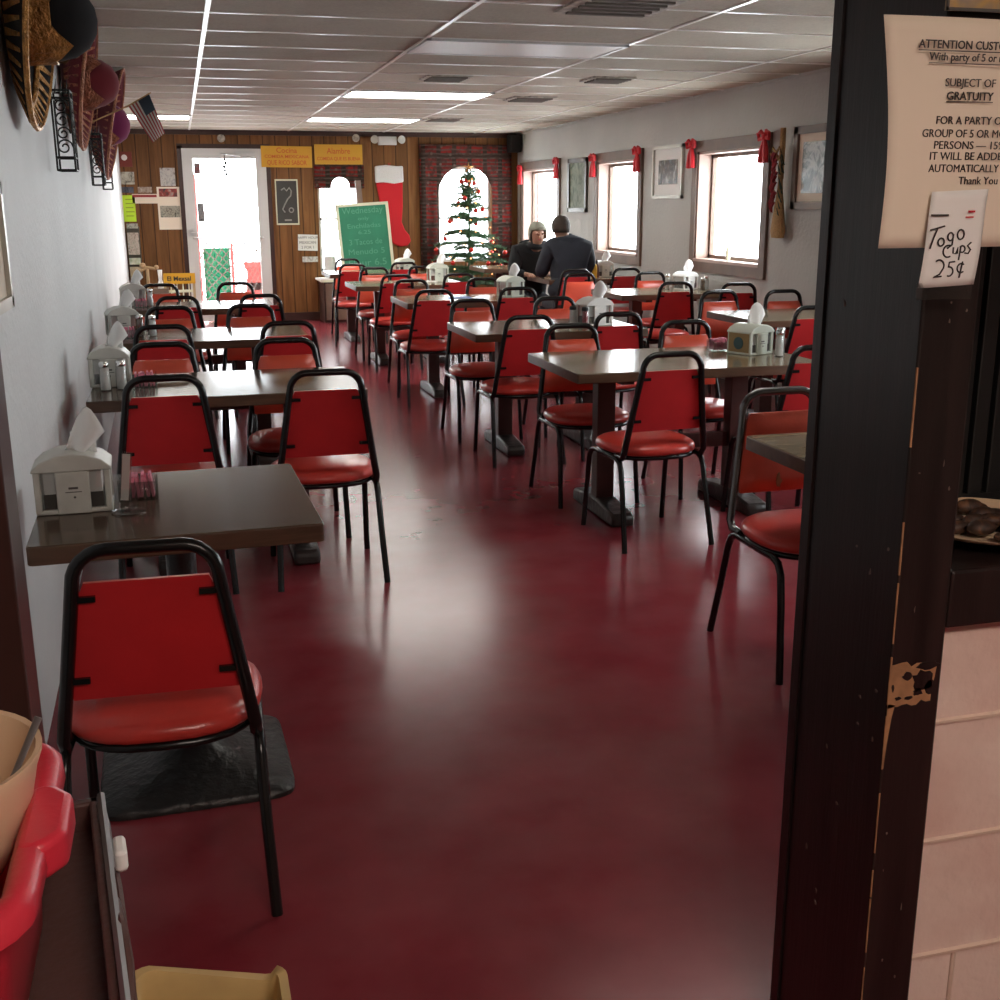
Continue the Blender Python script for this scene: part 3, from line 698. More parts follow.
# ------------------------------------------------------------------ tables
def table(w, d, two=True, top='tabletop'):
    t = thing('dining_table', 'x', 'table'); th = .045
    b = MB(); b.rbox(-w / 2, w / 2, -d / 2, d / 2, .75 - th, .7485, .012).build('edge_band', 'tableedge', t, bevel=.003)
    MB().rbox(-w / 2 + .003, w / 2 - .003, -d / 2 + .003, d / 2 - .003, .748, .75, .012).build('tabletop', top, t, smooth=0)
    if two:
        for sx in (-1, 1):
            x = sx * (w / 2 - .27)
            MB().box(x - .045, x + .045, -.04, .04, .075, .68).build('column', 'tablebase', t, smooth=0, bevel=.004)
            b = MB(); p = [(-.29, .0), (-.29, .045), (-.27, .062), (-.20, .07), (-.06, .085), (.06, .085), (.20, .07), (.27, .062), (.29, .045), (.29, .0)]
            T = Matrix.Translation((x, 0, 0)) @ Matrix(((0, 0, 1, 0), (1, 0, 0, 0), (0, 1, 0, 0), (0, 0, 0, 1)))
            b.prism(p, -.055, .055, T); b.build('foot', 'foot', t, smooth=30, bevel=.012)
            MB().box(x - .03, x + .03, -d / 2 + .08, d / 2 - .08, .68, .705).build('bracket', 'tablebase', t, smooth=0)
        MB().box(-w / 2 + .27, w / 2 - .27, -.018, .018, .30, .37).build('stretcher', 'tablebase', t, smooth=0)
    else:
        b = MB(); vs = []; rings = [(.245, .0), (.245, .012), (.235, .022), (.13, .05), (.07, .085), (.045, .12)]
        N = 32; fs = []
        for q, (r, z) in enumerate(rings):
            k = 6 - q
            for i in range(N):
                a = 2 * PI * i / N; c, s = math.cos(a), math.sin(a); e = [.22, .22, .25, .55, .85, 1.][q]
                vs.append((r * math.copysign(abs(c) ** e, c), r * math.copysign(abs(s) ** e, s), z))
        for q in range(len(rings) - 1):
            for i in range(N): fs.append((q * N + i, q * N + (i + 1) % N, (q + 1) * N + (i + 1) % N, (q + 1) * N + i))
        fs += [tuple(range(N - 1, -1, -1)), tuple((len(rings) - 1) * N + i for i in range(N))]
        b.add(vs, fs); b.build('base_plate', 'castiron', t, smooth=50)
        MB().lathe([(.045, .11), (.052, .12), (.052, .15), (.045, .16), (.038, .17), (.038, .66), (.06, .68), (.06, .705)], 20).build('column', 'castiron', t)
        MB().box(-.17, .17, -.03, .03, .685, .705).box(-.03, .03, -.17, .17, .685, .705).build('bracket', 'castiron', t, smooth=0)
    return t
GT1, GT2, GT3 = 'wall side tables', 'middle row tables', 'window side tables'
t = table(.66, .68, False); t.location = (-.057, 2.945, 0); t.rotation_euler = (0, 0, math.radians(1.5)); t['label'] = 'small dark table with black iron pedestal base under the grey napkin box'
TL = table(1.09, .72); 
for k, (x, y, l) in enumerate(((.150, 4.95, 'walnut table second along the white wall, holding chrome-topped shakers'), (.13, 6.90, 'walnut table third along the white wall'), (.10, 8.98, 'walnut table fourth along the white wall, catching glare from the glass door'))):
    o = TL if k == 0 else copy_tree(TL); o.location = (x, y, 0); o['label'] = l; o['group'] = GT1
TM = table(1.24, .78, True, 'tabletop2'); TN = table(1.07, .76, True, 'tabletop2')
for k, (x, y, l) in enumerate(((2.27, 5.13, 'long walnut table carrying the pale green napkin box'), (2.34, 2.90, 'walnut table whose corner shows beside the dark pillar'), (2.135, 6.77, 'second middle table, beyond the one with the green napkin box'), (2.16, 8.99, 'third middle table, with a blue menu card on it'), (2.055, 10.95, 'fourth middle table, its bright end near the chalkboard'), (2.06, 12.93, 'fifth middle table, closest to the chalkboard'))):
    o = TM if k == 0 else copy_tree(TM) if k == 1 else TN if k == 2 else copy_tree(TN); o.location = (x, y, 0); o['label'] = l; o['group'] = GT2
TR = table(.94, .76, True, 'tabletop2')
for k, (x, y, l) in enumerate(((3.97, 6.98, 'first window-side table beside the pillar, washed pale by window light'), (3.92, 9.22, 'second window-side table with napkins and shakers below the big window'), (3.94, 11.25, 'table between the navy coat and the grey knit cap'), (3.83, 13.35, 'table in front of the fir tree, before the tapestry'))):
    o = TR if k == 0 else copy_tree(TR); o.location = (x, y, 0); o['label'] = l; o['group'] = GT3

# ------------------------------------------------------------------ table things
def napkin_box(loc, label, body='greyplastic', rz=0, w=.178, h=.135, d=.13, cards=True, logo=False):
    t = thing('napkin_dispenser', label, 'napkin dispenser', loc, rz, 'napkin dispensers on the tables')
    b = MB(); b.box(-w / 2, w / 2, -d / 2, d / 2, 0, .012)
    for sx in (-1, 1):
        for sy in (-1, 1): b.box(sx * w / 2 - (.016 if sx > 0 else 0), sx * w / 2 + (0 if sx > 0 else .016), sy * d / 2 - (.012 if sy > 0 else 0), sy * d / 2 + (0 if sy > 0 else .012), 0, h * .78)
    b.box(-w * .22, w * .22, -d / 2 - .004, -d / 2 + .008, 0, h * .78)
    b.box(-w * .22, w * .22, d / 2 - .008, d / 2 + .004, 0, h * .78)
    pts = [(-w / 2 - .004, h * .78), (w / 2 + .004, h * .78), (w / 2 + .002, h * .84), (w * .40, h * .97), (w * .2, h * 1.07), (0, h * 1.10), (-w * .2, h * 1.07), (-w * .40, h * .97), (-w / 2 - .002, h * .84)]
    T = Matrix(((1, 0, 0, 0), (0, 0, -1, 0), (0, 1, 0, 0), (0, 0, 0, 1)))
    b.prism(pts, -d / 2 - .004, d / 2 + .004, T)
    b.build('housing', body, t, smooth=30, bevel=.003)
    MB().box(-w / 2 + .006, w / 2 - .006, -d / 2 + .003, d / 2 - .003, .012, h * .78).build('window_panel', 'clear', t, smooth=0)
    MB().box(-w / 2 + .02, w / 2 - .02, -d / 2 + .012, d / 2 - .012, .012, h * .36).build('dark_stack', 'wallet', t, smooth=0)
    MB().box(-w / 2 + .022, w / 2 - .022, -d / 2 + .014, d / 2 - .014, h * .36, h * .76).build('napkin_stack', 'tissue', t, smooth=0)
    b = MB()
    b.grid(lambda u, v: (-.012 + .095 * u * (.35 + .65 * v) , .02 * math.sin(u * 5) - .015 + .02 * v, h * .98 + (.11 * v) * (1 - .75 * abs(2 * u - 1.25) ** 1.6) + .02 * (1 - u)), 10, 6)
    b.grid(lambda u, v: (.0 + .06 * u, .01 + .015 * math.sin(u * 4 + 1), h * 1.02 + .05 * v * (1 - .4 * u)), 8, 4)
    b.build('pulled_napkin', 'tissue', t, solid=.0015)
    b = MB().box(-.018, .02, -d / 2 - .0052, -d / 2 - .004, h * .40, h * .415).box(-.010, .012, -d / 2 - .0052, -d / 2 - .004, h * .46, h * .50).ball((.003, -d / 2 - .0045, h * .31), .003, 6); b.build('printed_label', 'wallet', t, smooth=0)
    if logo:
        T2 = Matrix.Rotation(-PI / 2, 4, 'Y')
        MB().lathe([(.001, .0), (.030, .0), (.030, .003), (.001, .003)], 24, (-w / 2 - .002, 0, h * .42), T2).build('round_emblem', mat('emblem_teal', (.05, .10, .11), .5), t)
        MB().box(-w / 2 - .0015, -w / 2 + .001, -d / 2 + .01, d / 2 - .01, .012, h * .78).build('wooden_side', mat('tan_insert', (.30, .20, .09), .5), t, smooth=0)
    return t
def shaker(loc, label, fill='salt', cap='chrome', h=.10):
    t = thing('shaker', label, 'shaker', loc, 0, 'salt and pepper shakers')
    MB().lathe([(.001, .0), (.022, .0), (.024, .004), (.0225, h * .5), (.019, h * .82), (.018, h * .83)], 14).build('jar', 'clear', t)
    MB().lathe([(.001, .004), (.020, .004), (.0185, h * .5), (.0175, h * .79), (.001, h * .79)], 12).build('contents', fill, t)
    MB().lathe([(.0195, h * .80), (.021, h * .82), (.021, h * .92), (.017, h * .99), (.001, h * 1.0)], 14).build('cap', cap, t)
    return t
def sugar(loc, label, rz=0):
    t = thing('sugar_caddy', label, 'sugar caddy', loc, rz, 'clear caddies of pink sweetener packets')
    b = MB(); w, d, h = .048, .038, .055
    b.box(-w, w, -d, d, 0, .003).box(-w, -w + .003, -d, d, 0, h).box(w - .003, w, -d, d, 0, h).box(-w, w, -d, -d + .003, 0, h * .85).box(-w, w, d - .003, d, 0, h * .85)
    b.build('box', 'clear', t, smooth=0)
    random.seed(11)
    for k in range(7):
        x = -.034 + k * .0112
        R = Matrix.Rotation(random.uniform(-.16, .2), 3, 'Y')
        MB().box(x - .0035, x + .0035, -.028, .028, .005, .058 + random.uniform(-.006, .008), R).build('packet', 'pink', t, smooth=0)
    return t
def bottle(loc, label, col, capc, h=.17, r=.027):
    t = thing('sauce_bottle', label, 'bottle', loc)
    MB().lathe([(.001, 0), (r, 0), (r * 1.02, .01), (r, h * .55), (r * .8, h * .68), (r * .45, h * .78), (r * .42, h * .82)], 14).build('bottle_body', col, t)
    MB().lathe([(r * .5, h * .81), (r * .5, h * .88), (r * .2, h), (.001, h)], 12).build('cap', capc, t); return t
Z = .7505
napkin_box((-.297, 2.935, Z), 'grey arched napkin box with a white label, touching the white wall', rz=math.radians(2))
t = thing('card_stand', 'clear acrylic menu stand with round base beside the grey napkin box', 'menu stand', (-.170, 2.85, Z))
MB().lathe([(.001, 0), (.040, 0), (.041, .003), (.036, .006), (.012, .007), (.001, .007)], 24).build('base', 'clear', t)
MB().box(-.012, .012, -.003, .003, .006, .15, Matrix.Rotation(.12, 3, 'Y')).build('upright', 'clear', t, bevel=.001)
MB().box(-.009, .009, -.0012, .0012, .03, .145, Matrix.Rotation(.12, 3, 'Y')).build('card', 'white', t, smooth=0)
sugar((-.150, 3.0, Z), 'caddy of pink packets beside the clear menu stand on the small table')
napkin_box((-.322, 5.02, Z), 'napkin box behind two shakers on the second wall table', 'greyplastic', 0, .16, .15, .14)
shaker((-.335, 4.86, Z), 'salt shaker close to the wall on the second wall table', h=.12); shaker((-.272, 4.875, Z), 'shaker on the aisle side before the second wall table\'s napkin box', 'salt', h=.12)
sugar((-.185, 4.93, Z), 'pink packet caddy seen through the chair frame on second wall table')
napkin_box((-.36, 7.0, Z), 'rounded napkin box on the third wall table', 'greyplastic', .2, .17, .15, .14)
sugar((-.325, 6.83, Z), 'pink packet caddy before the third wall table\'s napkin box'); shaker((-.262, 6.95, Z), 'pepper shaker beside the third wall table\'s napkin box', 'pepper', h=.12); shaker((-.19, 6.88, Z), 'salt shaker standing apart towards the aisle on third wall table', h=.12)
napkin_box((-.375, 9.1, Z), 'grey patterned napkin box on the fourth wall table', 'greyplastic', .1, .18, .15, .14)
sugar((-.315, 8.92, Z), 'pink packet caddy on the fourth wall table'); shaker((-.25, 9.0, Z), 'white shaker on the fourth wall table', h=.13)
napkin_box((2.71, 5.18, Z), 'pale green napkin box with round teal emblem on the long walnut table', 'paleplastic', math.radians(22), .17, .135, .15, logo=True)
sugar((2.61, 5.33, Z), 'packet caddy behind the green napkin box'); shaker((2.79, 5.03, Z), 'salt shaker beside the green napkin box', h=.13); shaker((2.85, 5.13, Z), 'second, clearer shaker beyond the salt shaker by the green napkin box', 'salt', h=.13)
napkin_box((2.44, 6.72, Z), 'white napkin box on the second middle table', 'white', .2, .19, .155, .14)
shaker((2.30, 6.72, Z), 'black-lidded salt shaker on the second middle table', 'salt', 'speaker', .12); shaker((2.345, 6.62, Z), 'black-lidded red seasoning shaker on the second middle table', 'chili', 'speaker', .12)
bottle((2.375, 6.80, Z), 'small dark sauce bottle beside the white napkin box', 'ketchup', 'speaker', .13, .02)
napkin_box((2.56, 9.05, Z), 'napkin box with one long napkin pulled out, third middle table', 'paleplastic', .3, .18, .15, .14)
napkin_box((2.39, 11.05, Z), 'napkin box on the fourth middle table below the fir tree', 'paleplastic', 0, .19, .16, .14)
napkin_box((2.42, 12.95, Z), 'napkin box on the fifth middle table before the stocking', 'paleplastic', .2, .19, .13, .14)
tag(MB().rbox(-.09, .09, -.06, .06, 0, .006).build('menu_card', 'blue', loc=(2.12, 9.0, Z)), 'blue and white menu card lying on the third middle table', 'menu')
tag(MB().rbox(-.09, .09, -.06, .06, 0, .008).build('menu_card', 'white', loc=(2.28, 11.0, Z)), 'white menu card lying on the fourth middle table', 'menu')
napkin_box((4.22, 9.32, Z), 'bright white napkin box below the big window', 'white', .4, .18, .14, .14)
shaker((4.08, 9.38, Z), 'tall white shaker on the aisle side of the bright napkin box', h=.13); shaker((4.30, 9.13, Z), 'pepper shaker before the bright napkin box', 'pepper', h=.11); shaker((4.35, 9.17, Z), 'salt shaker close to the wall below the big window', h=.12)
napkin_box((4.15, 11.2, Z), 'white napkin box beside the mustard bottle', 'white', .1, .19, .15, .14)
bottle((3.985, 11.0, Z), 'yellow mustard squeeze bottle beside the person in navy', 'mustard', 'mustard', .19, .03); bottle((4.04, 11.08, Z), 'dark sauce bottle between the mustard and the napkin box', 'ketchup', 'speaker', .18, .026)
t = thing('dinner_plate', 'white plate of food before the person in the knit cap', 'plate', (3.72, 11.42, Z)); MB().lathe([(.001, .004), (.08, .004), (.12, .018), (.122, .021), (.08, .008), (.001, .008)], 28).build('dish', 'white', t)
b = MB(); random.seed(2)
for k in range(9): b.ball((random.uniform(-.05, .05), random.uniform(-.05, .05), .018), .02, 7, (1, 1, .6))
b.build('food', 'food', t, kind='stuff')
tag(MB().lathe([(.001, 0), (.03, 0), (.036, .12), (.033, .12), (.028, .006), (.001, .006)], 16).build('drinking_glass', 'clear', loc=(3.50, 11.2, Z)), 'clear drinking glass on the table between the two people', 'glass')

# ------------------------------------------------------------------ people
def skin_body(name, J, E, m, parent, root, sub=2):
    names = list(J); me = bpy.data.meshes.new(name); me.from_pydata([J[n][0] for n in names], [(names.index(a), names.index(b)) for a, b in E], [])
    o = bpy.data.objects.new(name, me); C.objects.link(o); o.parent = parent; me.materials.append(M[m])
    sk = o.modifiers.new('Skin', 'SKIN'); sk.use_smooth_shade = True
    L = me.skin_vertices[0].data if me.skin_vertices else None
    if L is None:
        bm = bmesh.new(); bm.from_mesh(me); bm.verts.layers.skin.verify(); bm.to_mesh(me); bm.free(); L = me.skin_vertices[0].data
    for i, n in enumerate(names):
        r = J[n][1]; L[i].radius = r if isinstance(r, tuple) else (r, r); L[i].use_root = (n == root)
    s = o.modifiers.new('Subsurf', 'SUBSURF'); s.levels = s.render_levels = sub; return o
def person(label, loc, rz, lean, coat, hairm, cap, scale=1., reach=(.16, .40), headdrop=0., hx0=0., hem=(0., .20)):
    t = thing('person', label, 'person', loc, rz)
    s = scale; ly = lean
    J = {'pelvis': ((0, 0, .52), (.15, .11)), 'belly': ((0, .02 + ly * .25, .70), (.135, .10)), 'chest': ((0, .03 + ly * .6, .93), (.16, .11)), 'collar': ((0, .03 + ly * .95, 1.05), (.075, .055)),
         'neck': ((hx0 * .5, .05 + ly * 1.1, 1.12), (.056, .058)), 'jaw': ((hx0 * .8, .075 + ly * 1.3, 1.17 - headdrop * .5), (.062, .075)), 'skull': ((hx0, .07 + ly * 1.4, 1.25 - headdrop), (.074, .092)), 'top': ((hx0, .06 + ly * 1.4, 1.31 - headdrop), (.05, .065))}
    E = [('pelvis', 'belly'), ('belly', 'chest'), ('chest', 'collar'), ('collar', 'neck'), ('neck', 'jaw'), ('jaw', 'skull'), ('skull', 'top')]
    for k, sx in (('l', -1), ('r', 1)):
        sh = (sx * .175, .02 + ly * .85, 1.03)
        J['sh' + k] = (sh, .05); J['el' + k] = ((sx * .255, .08 + ly, .80), .046); J['wr' + k] = ((sx * reach[0], reach[1] - .03, .795), .030); J['pa' + k] = ((sx * (reach[0] - .03), reach[1] + .05, .79), (.040, .018))
        E += [('collar', 'sh' + k), ('sh' + k, 'el' + k), ('el' + k, 'wr' + k), ('wr' + k, 'pa' + k)]
        for q, (dx, dy, L) in enumerate(((-.030, .035, .055), (-.011, .045, .068), (.009, .045, .072), (.028, .038, .062))):
            bx, by, bz = J['pa' + k][0]; a, c = 'f%d%s' % (q, k), 'g%d%s' % (q, k)
            J[a] = ((bx + dx, by + dy, bz), .0085); J[c] = ((bx + dx * 1.1, by + dy + L * .7, bz - .018), .007); E += [('pa' + k, a), (a, c)]
        bx, by, bz = J['wr' + k][0]; J['t' + k] = ((bx - sx * .045, by + .04, bz), .010); J['u' + k] = ((bx - sx * .052, by + .075, bz - .008), .008); E += [('wr' + k, 't' + k), ('t' + k, 'u' + k)]
        J['hip' + k] = ((sx * .10, .04, .50), .085); J['kn' + k] = ((sx * .12, .42, .49), .058); J['an' + k] = ((sx * .12, .38, .10), .038); J['to' + k] = ((sx * .13, .55, .035), (.04, .028))
        E += [('pelvis', 'hip' + k), ('hip' + k, 'kn' + k), ('kn' + k, 'an' + k), ('an' + k, 'to' + k)]
    J = {k: (tuple(c * s for c in p), r) for k, (p, r) in J.items()}
    body = skin_body('body', J, E, 'skin', t, 'pelvis')
    # coat (torso and sleeves) over the body
    g = lambda n, r: (J[n][0], r)
    JC = {'hem': ((hem[0], -.03, .50 * s), (hem[1], .16)), 'belly': g('belly', (.19, .145)), 'chest': g('chest', (.205, .145)), 'collar': ((J['collar'][0][0], J['collar'][0][1] + .02, J['collar'][0][2] + .025), (.155, .125)), 'neck': ((J['neck'][0][0], J['neck'][0][1], J['neck'][0][2] + .015), (.080, .080))}
    EC = [('hem', 'belly'), ('belly', 'chest'), ('chest', 'collar'), ('collar', 'neck')]
    for k in 'lr':
        JC['sh' + k] = g('sh' + k, .098); JC['el' + k] = g('el' + k, .074); JC['wr' + k] = g('wr' + k, .044); EC += [('collar', 'sh' + k), ('sh' + k, 'el' + k), ('el' + k, 'wr' + k)]
    skin_body('coat', JC, EC, coat, t, 'chest')
    nx, ny, nz = J['neck'][0]
    MB().tube([(nx + .075 * math.cos(a * PI / 8), ny + .072 * math.sin(a * PI / 8) - .005, nz - .022 + .012 * math.sin(a * PI / 8 + PI)) for a in range(16)], .036, 8, closed=True).build('coat_collar', coat, t)
    JT = {'pelvis': g('pelvis', (.16, .12))}; ET = []
    for k in 'lr':
        for n, r in (('hip', .098), ('kn', .07), ('an', .055)): JT[n + k] = g(n + k, r)
        ET += [('pelvis', 'hip' + k), ('hip' + k, 'kn' + k), ('kn' + k, 'an' + k)]
    skin_body('trousers', JT, ET, 'denim', t, 'pelvis')
    for k in 'lr':
        x, y, z = J['an' + k][0]; MB().rbox(x - .048, x + .048, y - .07, y + .21, 0, .075, .04).build('shoe', 'blackcloth', t, bevel=.015)
    hx, hy, hz = J['skull'][0]
    R = Matrix.Rotation(math.radians(-headdrop * 300), 3, 'X')
    for sx in (-1, 1):
        MB().ball((hx + sx * .078, hy - .005, hz - .01), .03, 10, (.35, .6, 1.1)).build('ear', 'skin', t)
        MB().ball((hx + sx * .030, hy + .082, hz - .002), .012, 8).build('eye', 'skin', t)
        MB().ball((hx + sx * .030, hy + .092, hz - .002), .0065, 8).build('iris', 'hair', t)
    MB().ball((hx, hy + .098, hz - .028), .016, 8, (.8, 1.1, 1.5)).build('nose', 'skin', t)
    MB().ball((hx, hy + .082, hz - .062), .022, 8, (1., .4, .28)).build('mouth', 'flagred', t)
    prof = [(.001, .098), (.035, .093), (.062, .075), (.080, .045), (.089, .01), (.088, -.03), (.080, -.065)]
    b = MB(); b.lathe(prof, 24, (hx, hy - .012, hz + .012), Matrix.Diagonal((1, 1.17, 1)).to_3x3() if not cap else Matrix.Diagonal((1.06, 1.2, 1.1)).to_3x3())
    for i, v in enumerate(b.v):
        x, y, z = v
        if z < hz + .035 and y > hy + .035: b.v[i] = (x * .96, y - .015, hz + .045 + (z - hz) * .2)
    b.build('knit_cap' if cap else 'hair', hairm, t, solid=.006)
    if cap: MB().ball((hx, hy - .04, hz - .04), .075, 14, (1.05, .8, 1.1)).build('hair', 'hair', t)
    return t
person('person in a navy coat with short dark hair, seated with their back to us', (3.70, 10.90, 0), 0, .06, 'navy', 'hair', False, 1.02, (.16, .40), .02, -.055, (-.10, .24))
person('person in black jacket and grey knit cap bending over the table', (3.56, 11.85, 0), PI - .05, .22, 'blackcloth', 'knit', True, .97, (.12, .38), .03)

# ------------------------------------------------------------------ things on the back wall
Yw = YB - .001
def board(name, label, cat, x0, x1, z0, z1, m, th=.01, y=Yw, group=None):
    o = MB().box(x0, x1, y - th, y, z0, z1).build(name, m, smooth=0); return tag(o, label, cat, group)
def sign(name, label, x0, x1, z0, z1, lines, m='yellowsign', ink='redink', rz=0):
    t = thing(name, label, 'sign', ((x0 + x1) / 2, Yw - .033, (z0 + z1) / 2)); hx, hz = (x1 - x0) / 2, (z1 - z0) / 2
    MB().box(-hx, hx, -.02, 0, -hz, hz).build('panel', m, t, smooth=0)
    obs = []
    for s, dz, sz, w in lines:
        o = text_mesh(s, sz, FACE_Y(0, -.0215, dz), ink, t, 'lettering', bold=.001); xs = [v.co.x for v in o.data.vertices]; k = w / (max(xs) - min(xs))
        for v in o.data.vertices: v.co.x *= k
        obs.append(o)
    join_meshes(obs, 'lettering'); t.rotation_euler = (0, rz, 0); return t
sign('yellow_sign', 'worn yellow sign with three faded lines above the charcoal picture', 1.06, 1.70, 1.94, 2.20, [('Cocina', .075, .09, .26), ('COMIDA MEXICANA', .0, .055, .56), ('QUE RICO SABOR', -.075, .08, .5)], rz=math.radians(.5))
sign('yellow_sign', 'brighter yellow sign hung over the small tapestry valance', 1.735, 2.35, 1.98, 2.225, [('Alambre', .04, .10, .30), ('COMIDA QUE ES BUENA', -.055, .06, .56)])
t = thing('framed_picture', 'tall charcoal picture of a pale lizard-like scroll in thin cream frame', 'picture', (1.36, Yw, 1.51))
b = MB()
for q in ((-.145, .145, .265, .285), (-.145, .145, -.285, -.265), (-.145, -.13, -.285, .285), (.13, .145, -.285, .285)): b.box(q[0], q[1], -.02, 0, q[2], q[3])
b.build('frame', 'paleframe', t, smooth=0); MB().box(-.13, .13, -.008, 0, -.265, .265).build('print', 'darkpic', t, smooth=0)
b = MB(); b.tube([(-.07, -.012, .15), (-.03, -.012, .175), (.0, -.012, .14), (.035, -.012, .18), (.06, -.012, .14), (.05, -.012, .08), (.01, -.012, .04), (-.03, -.012, -.03), (-.06, -.012, -.09), (-.03, -.012, -.13)], .022, 6, flat=.4)
b.tube([(.05 + .028 * math.cos(a * .6), -.012, -.10 + .028 * math.sin(a * .6)) for a in range(12)], .008, 5); b.box(-.04, .05, -.011, -.008, -.235, -.215); b.build('scroll_figure', mat('pale_ink', (.28, .29, .26), .6), t)
t = thing('paper_notice', 'white printed flyer pinned beside the chalkboard window', 'notice', (1.60, Yw - .01, 1.00), 0)
MB().box(-.125, .13, -.004, 0, -.105, .10, Matrix.Rotation(.04, 3, 'Y')).build('sheet', 'white', t, smooth=0)
lines_y([('HAPPY HOUR', .045), ('MEXICAN', .05), ('2 FOR 1', .05)], 0, -.006, .06, .062, 'wallet', t)
board('menu_holder', 'small clear holder of pale leaflets below the white flyer', 'leaflet holder', 1.52, 1.72, .75, .82, photo_mat('leaf', [(.3, .28, .25), (.7, .7, .68)], 20), .05)
# left of the door
board('paper_notice', 'lime yellow paper notice with faint writing beside the white wall', 'notice', -.745, -.515, 1.28, 1.60, 'lime', .006, group='notices left of the door')
lm = bpy.data.objects['paper_notice.001']; b = MB()
for k in range(5): b.box(-.63, -.54 + .01 * (k % 2), Yw - .0085, Yw - .0065, 1.545 - k * .05, 1.555 - k * .05)
b.build('pencil_lines', mat('olive_ink', (.25, .36, .03), .7), lm, smooth=0)
board('paper_notice', 'grey printed poster with a landscape strip, top of the column by the white wall', 'notice', -.745, -.50, 1.73, 1.88, photo_mat('p1', [(.12, .12, .1), (.45, .43, .35), (.6, .6, .5)], 12), .008)
board('paper_notice', 'dark blue grey card above the lime paper', 'notice', -.745, -.52, 1.63, 1.70, photo_mat('p2', [(.04, .045, .06), (.15, .15, .2)], 14), .008)
t = thing('wall_clock', 'small round pale dial on a red backing high on the panelled wall', 'dial', (-.60, Yw, 2.03)); MB().box(-.09, .09, -.012, 0, -.09, .09).build('backing', mat('dull_red', (.2, .03, .02), .6), t, smooth=0)
MB().lathe([(.001, 0), (.035, 0), (.035, .012), (.001, .012)], 20, (0, -.012, .02), Matrix.Rotation(PI / 2, 3, 'X')).build('dial', 'white', t)
board('paper_notice', 'white strip card with a red band beside the photo poster', 'notice', -.545, -.245, 1.50, 1.615, 'cream', .006)
bpy.data.objects['paper_notice.004']; MB().box(-.54, -.25, Yw - .009, Yw - .005, 1.575, 1.605).build('red_band', 'redout', bpy.data.objects['paper_notice.004'], smooth=0)
board('paper_notice', 'small pale cutout card above the red-banded strip', 'notice', -.47, -.30, 1.63, 1.70, photo_mat('p4', [(.2, .12, .08), (.5, .42, .35)], 14), .006)
board('photo_poster', 'two-part photo poster with a crowd scene beside the door frame', 'poster', -.245, .04, 1.18, 1.70, 'cream', .006)
pp = bpy.data.objects['photo_poster']
MB().box(-.22, .0, Yw - .009, Yw - .005, 1.58, 1.68).build('upper_photo', photo_mat('p5', [(.06, .05, .05), (.35, .06, .05), (.4, .35, .3)], 12), pp, smooth=0)
MB().box(-.22, .02, Yw - .009, Yw - .005, 1.33, 1.47).build('lower_photo', photo_mat('p6', [(.05, .05, .04), (.4, .38, .3), (.1, .09, .08)], 24), pp, smooth=0)
board('paper_notice', 'grey photo flyer pinned above the photo poster', 'notice', -.19, -.01, 1.71, 1.93, photo_mat('p7', [(.3, .3, .3), (.55, .52, .48), (.12, .1, .1)], 12), .006)
t = thing('magazine_rack', 'narrow dark rack of magazines at the corner of the panelled wall', 'magazine rack', (-.52, YB - .1, .60))
MB().box(-.12, .03, -.02, .09, 0, .62).build('rack_body', 'frame_dark', t, smooth=0)
random.seed(4)
for k, (z0, z1, cs) in enumerate(((.60, .66, [(.5, .5, .42), (.1, .1, .1)]), (.28, .55, [(.08, .08, .07), (.5, .42, .35), (.15, .2, .15)]), (.16, .24, [(.3, .35, .2), (.6, .6, .5)]), (.0, .13, [(.35, .28, .18), (.45, .38, .25)]))):
    MB().box(-.115, .02, -.035 - .01 * k, -.018, z0, z1).build('magazine', photo_mat('mg%d' % k, cs, 16), t, smooth=0)
t = thing('toy_stand', 'tan wooden figure stand behind the fourth wall table', 'ornament', (-.42, 14.9, 0))
b = MB(); b.tube([(0, 0, .02), (0, 0, .72)], .02).tube([(-.08, 0, .70), (0, 0, .74), (.1, 0, .72)], .018).ball((.11, 0, .74), .03, 8).ball((-.05, 0, .76), .04, 8); b.lathe([(.001, 0), (.13, 0), (.13, .02), (.001, .02)], 20); b.build('figure', mat('tan_wood', (.40, .26, .13), .6), t)
t = thing('newspaper_stand', 'pale wooden stand with a yellow header sign in front of the panelled wall', 'stand', (-.05, 14.6, 0))
for sx in (-.17, .17):
    MB().box(sx - .015, sx + .015, -.015, .015, 0, .66).build('post', mat('pale_post', (.45, .33, .18), .5), t, smooth=0)
b = MB()
for z in (.12, .3, .45): b.box(-.17, .17, -.012, .012, z, z + .03)
for x in (-.1, -.03, .04, .11): b.box(x - .008, x + .008, -.006, .006, .12, .6)
b.build('slats', 'paleframe', t, smooth=0)
hd = MB().box(-.18, .19, -.03, -.01, .555, .68).build('header_sign', 'yellowsign', t, smooth=0)
text_mesh('El Mexsal', .075, FACE_Y(0, -.032, .615), 'ink', hd, 'lettering', bold=.002)
tag(MB().lathe([(.001, 0), (.035, 0), (.03, .07), (.02, .10), (.028, .22), (.001, .22)], 14).build('white_bottle', 'white', loc=(-.27, 14.65, .50)), 'white slim bottle beside the yellow header sign', 'bottle')
tag(MB().box(-.36, -.18, 14.55, 14.8, 0, .5).build('low_crate', 'trimwood', smooth=0), 'low brown crate under the slim white bottle', 'crate')

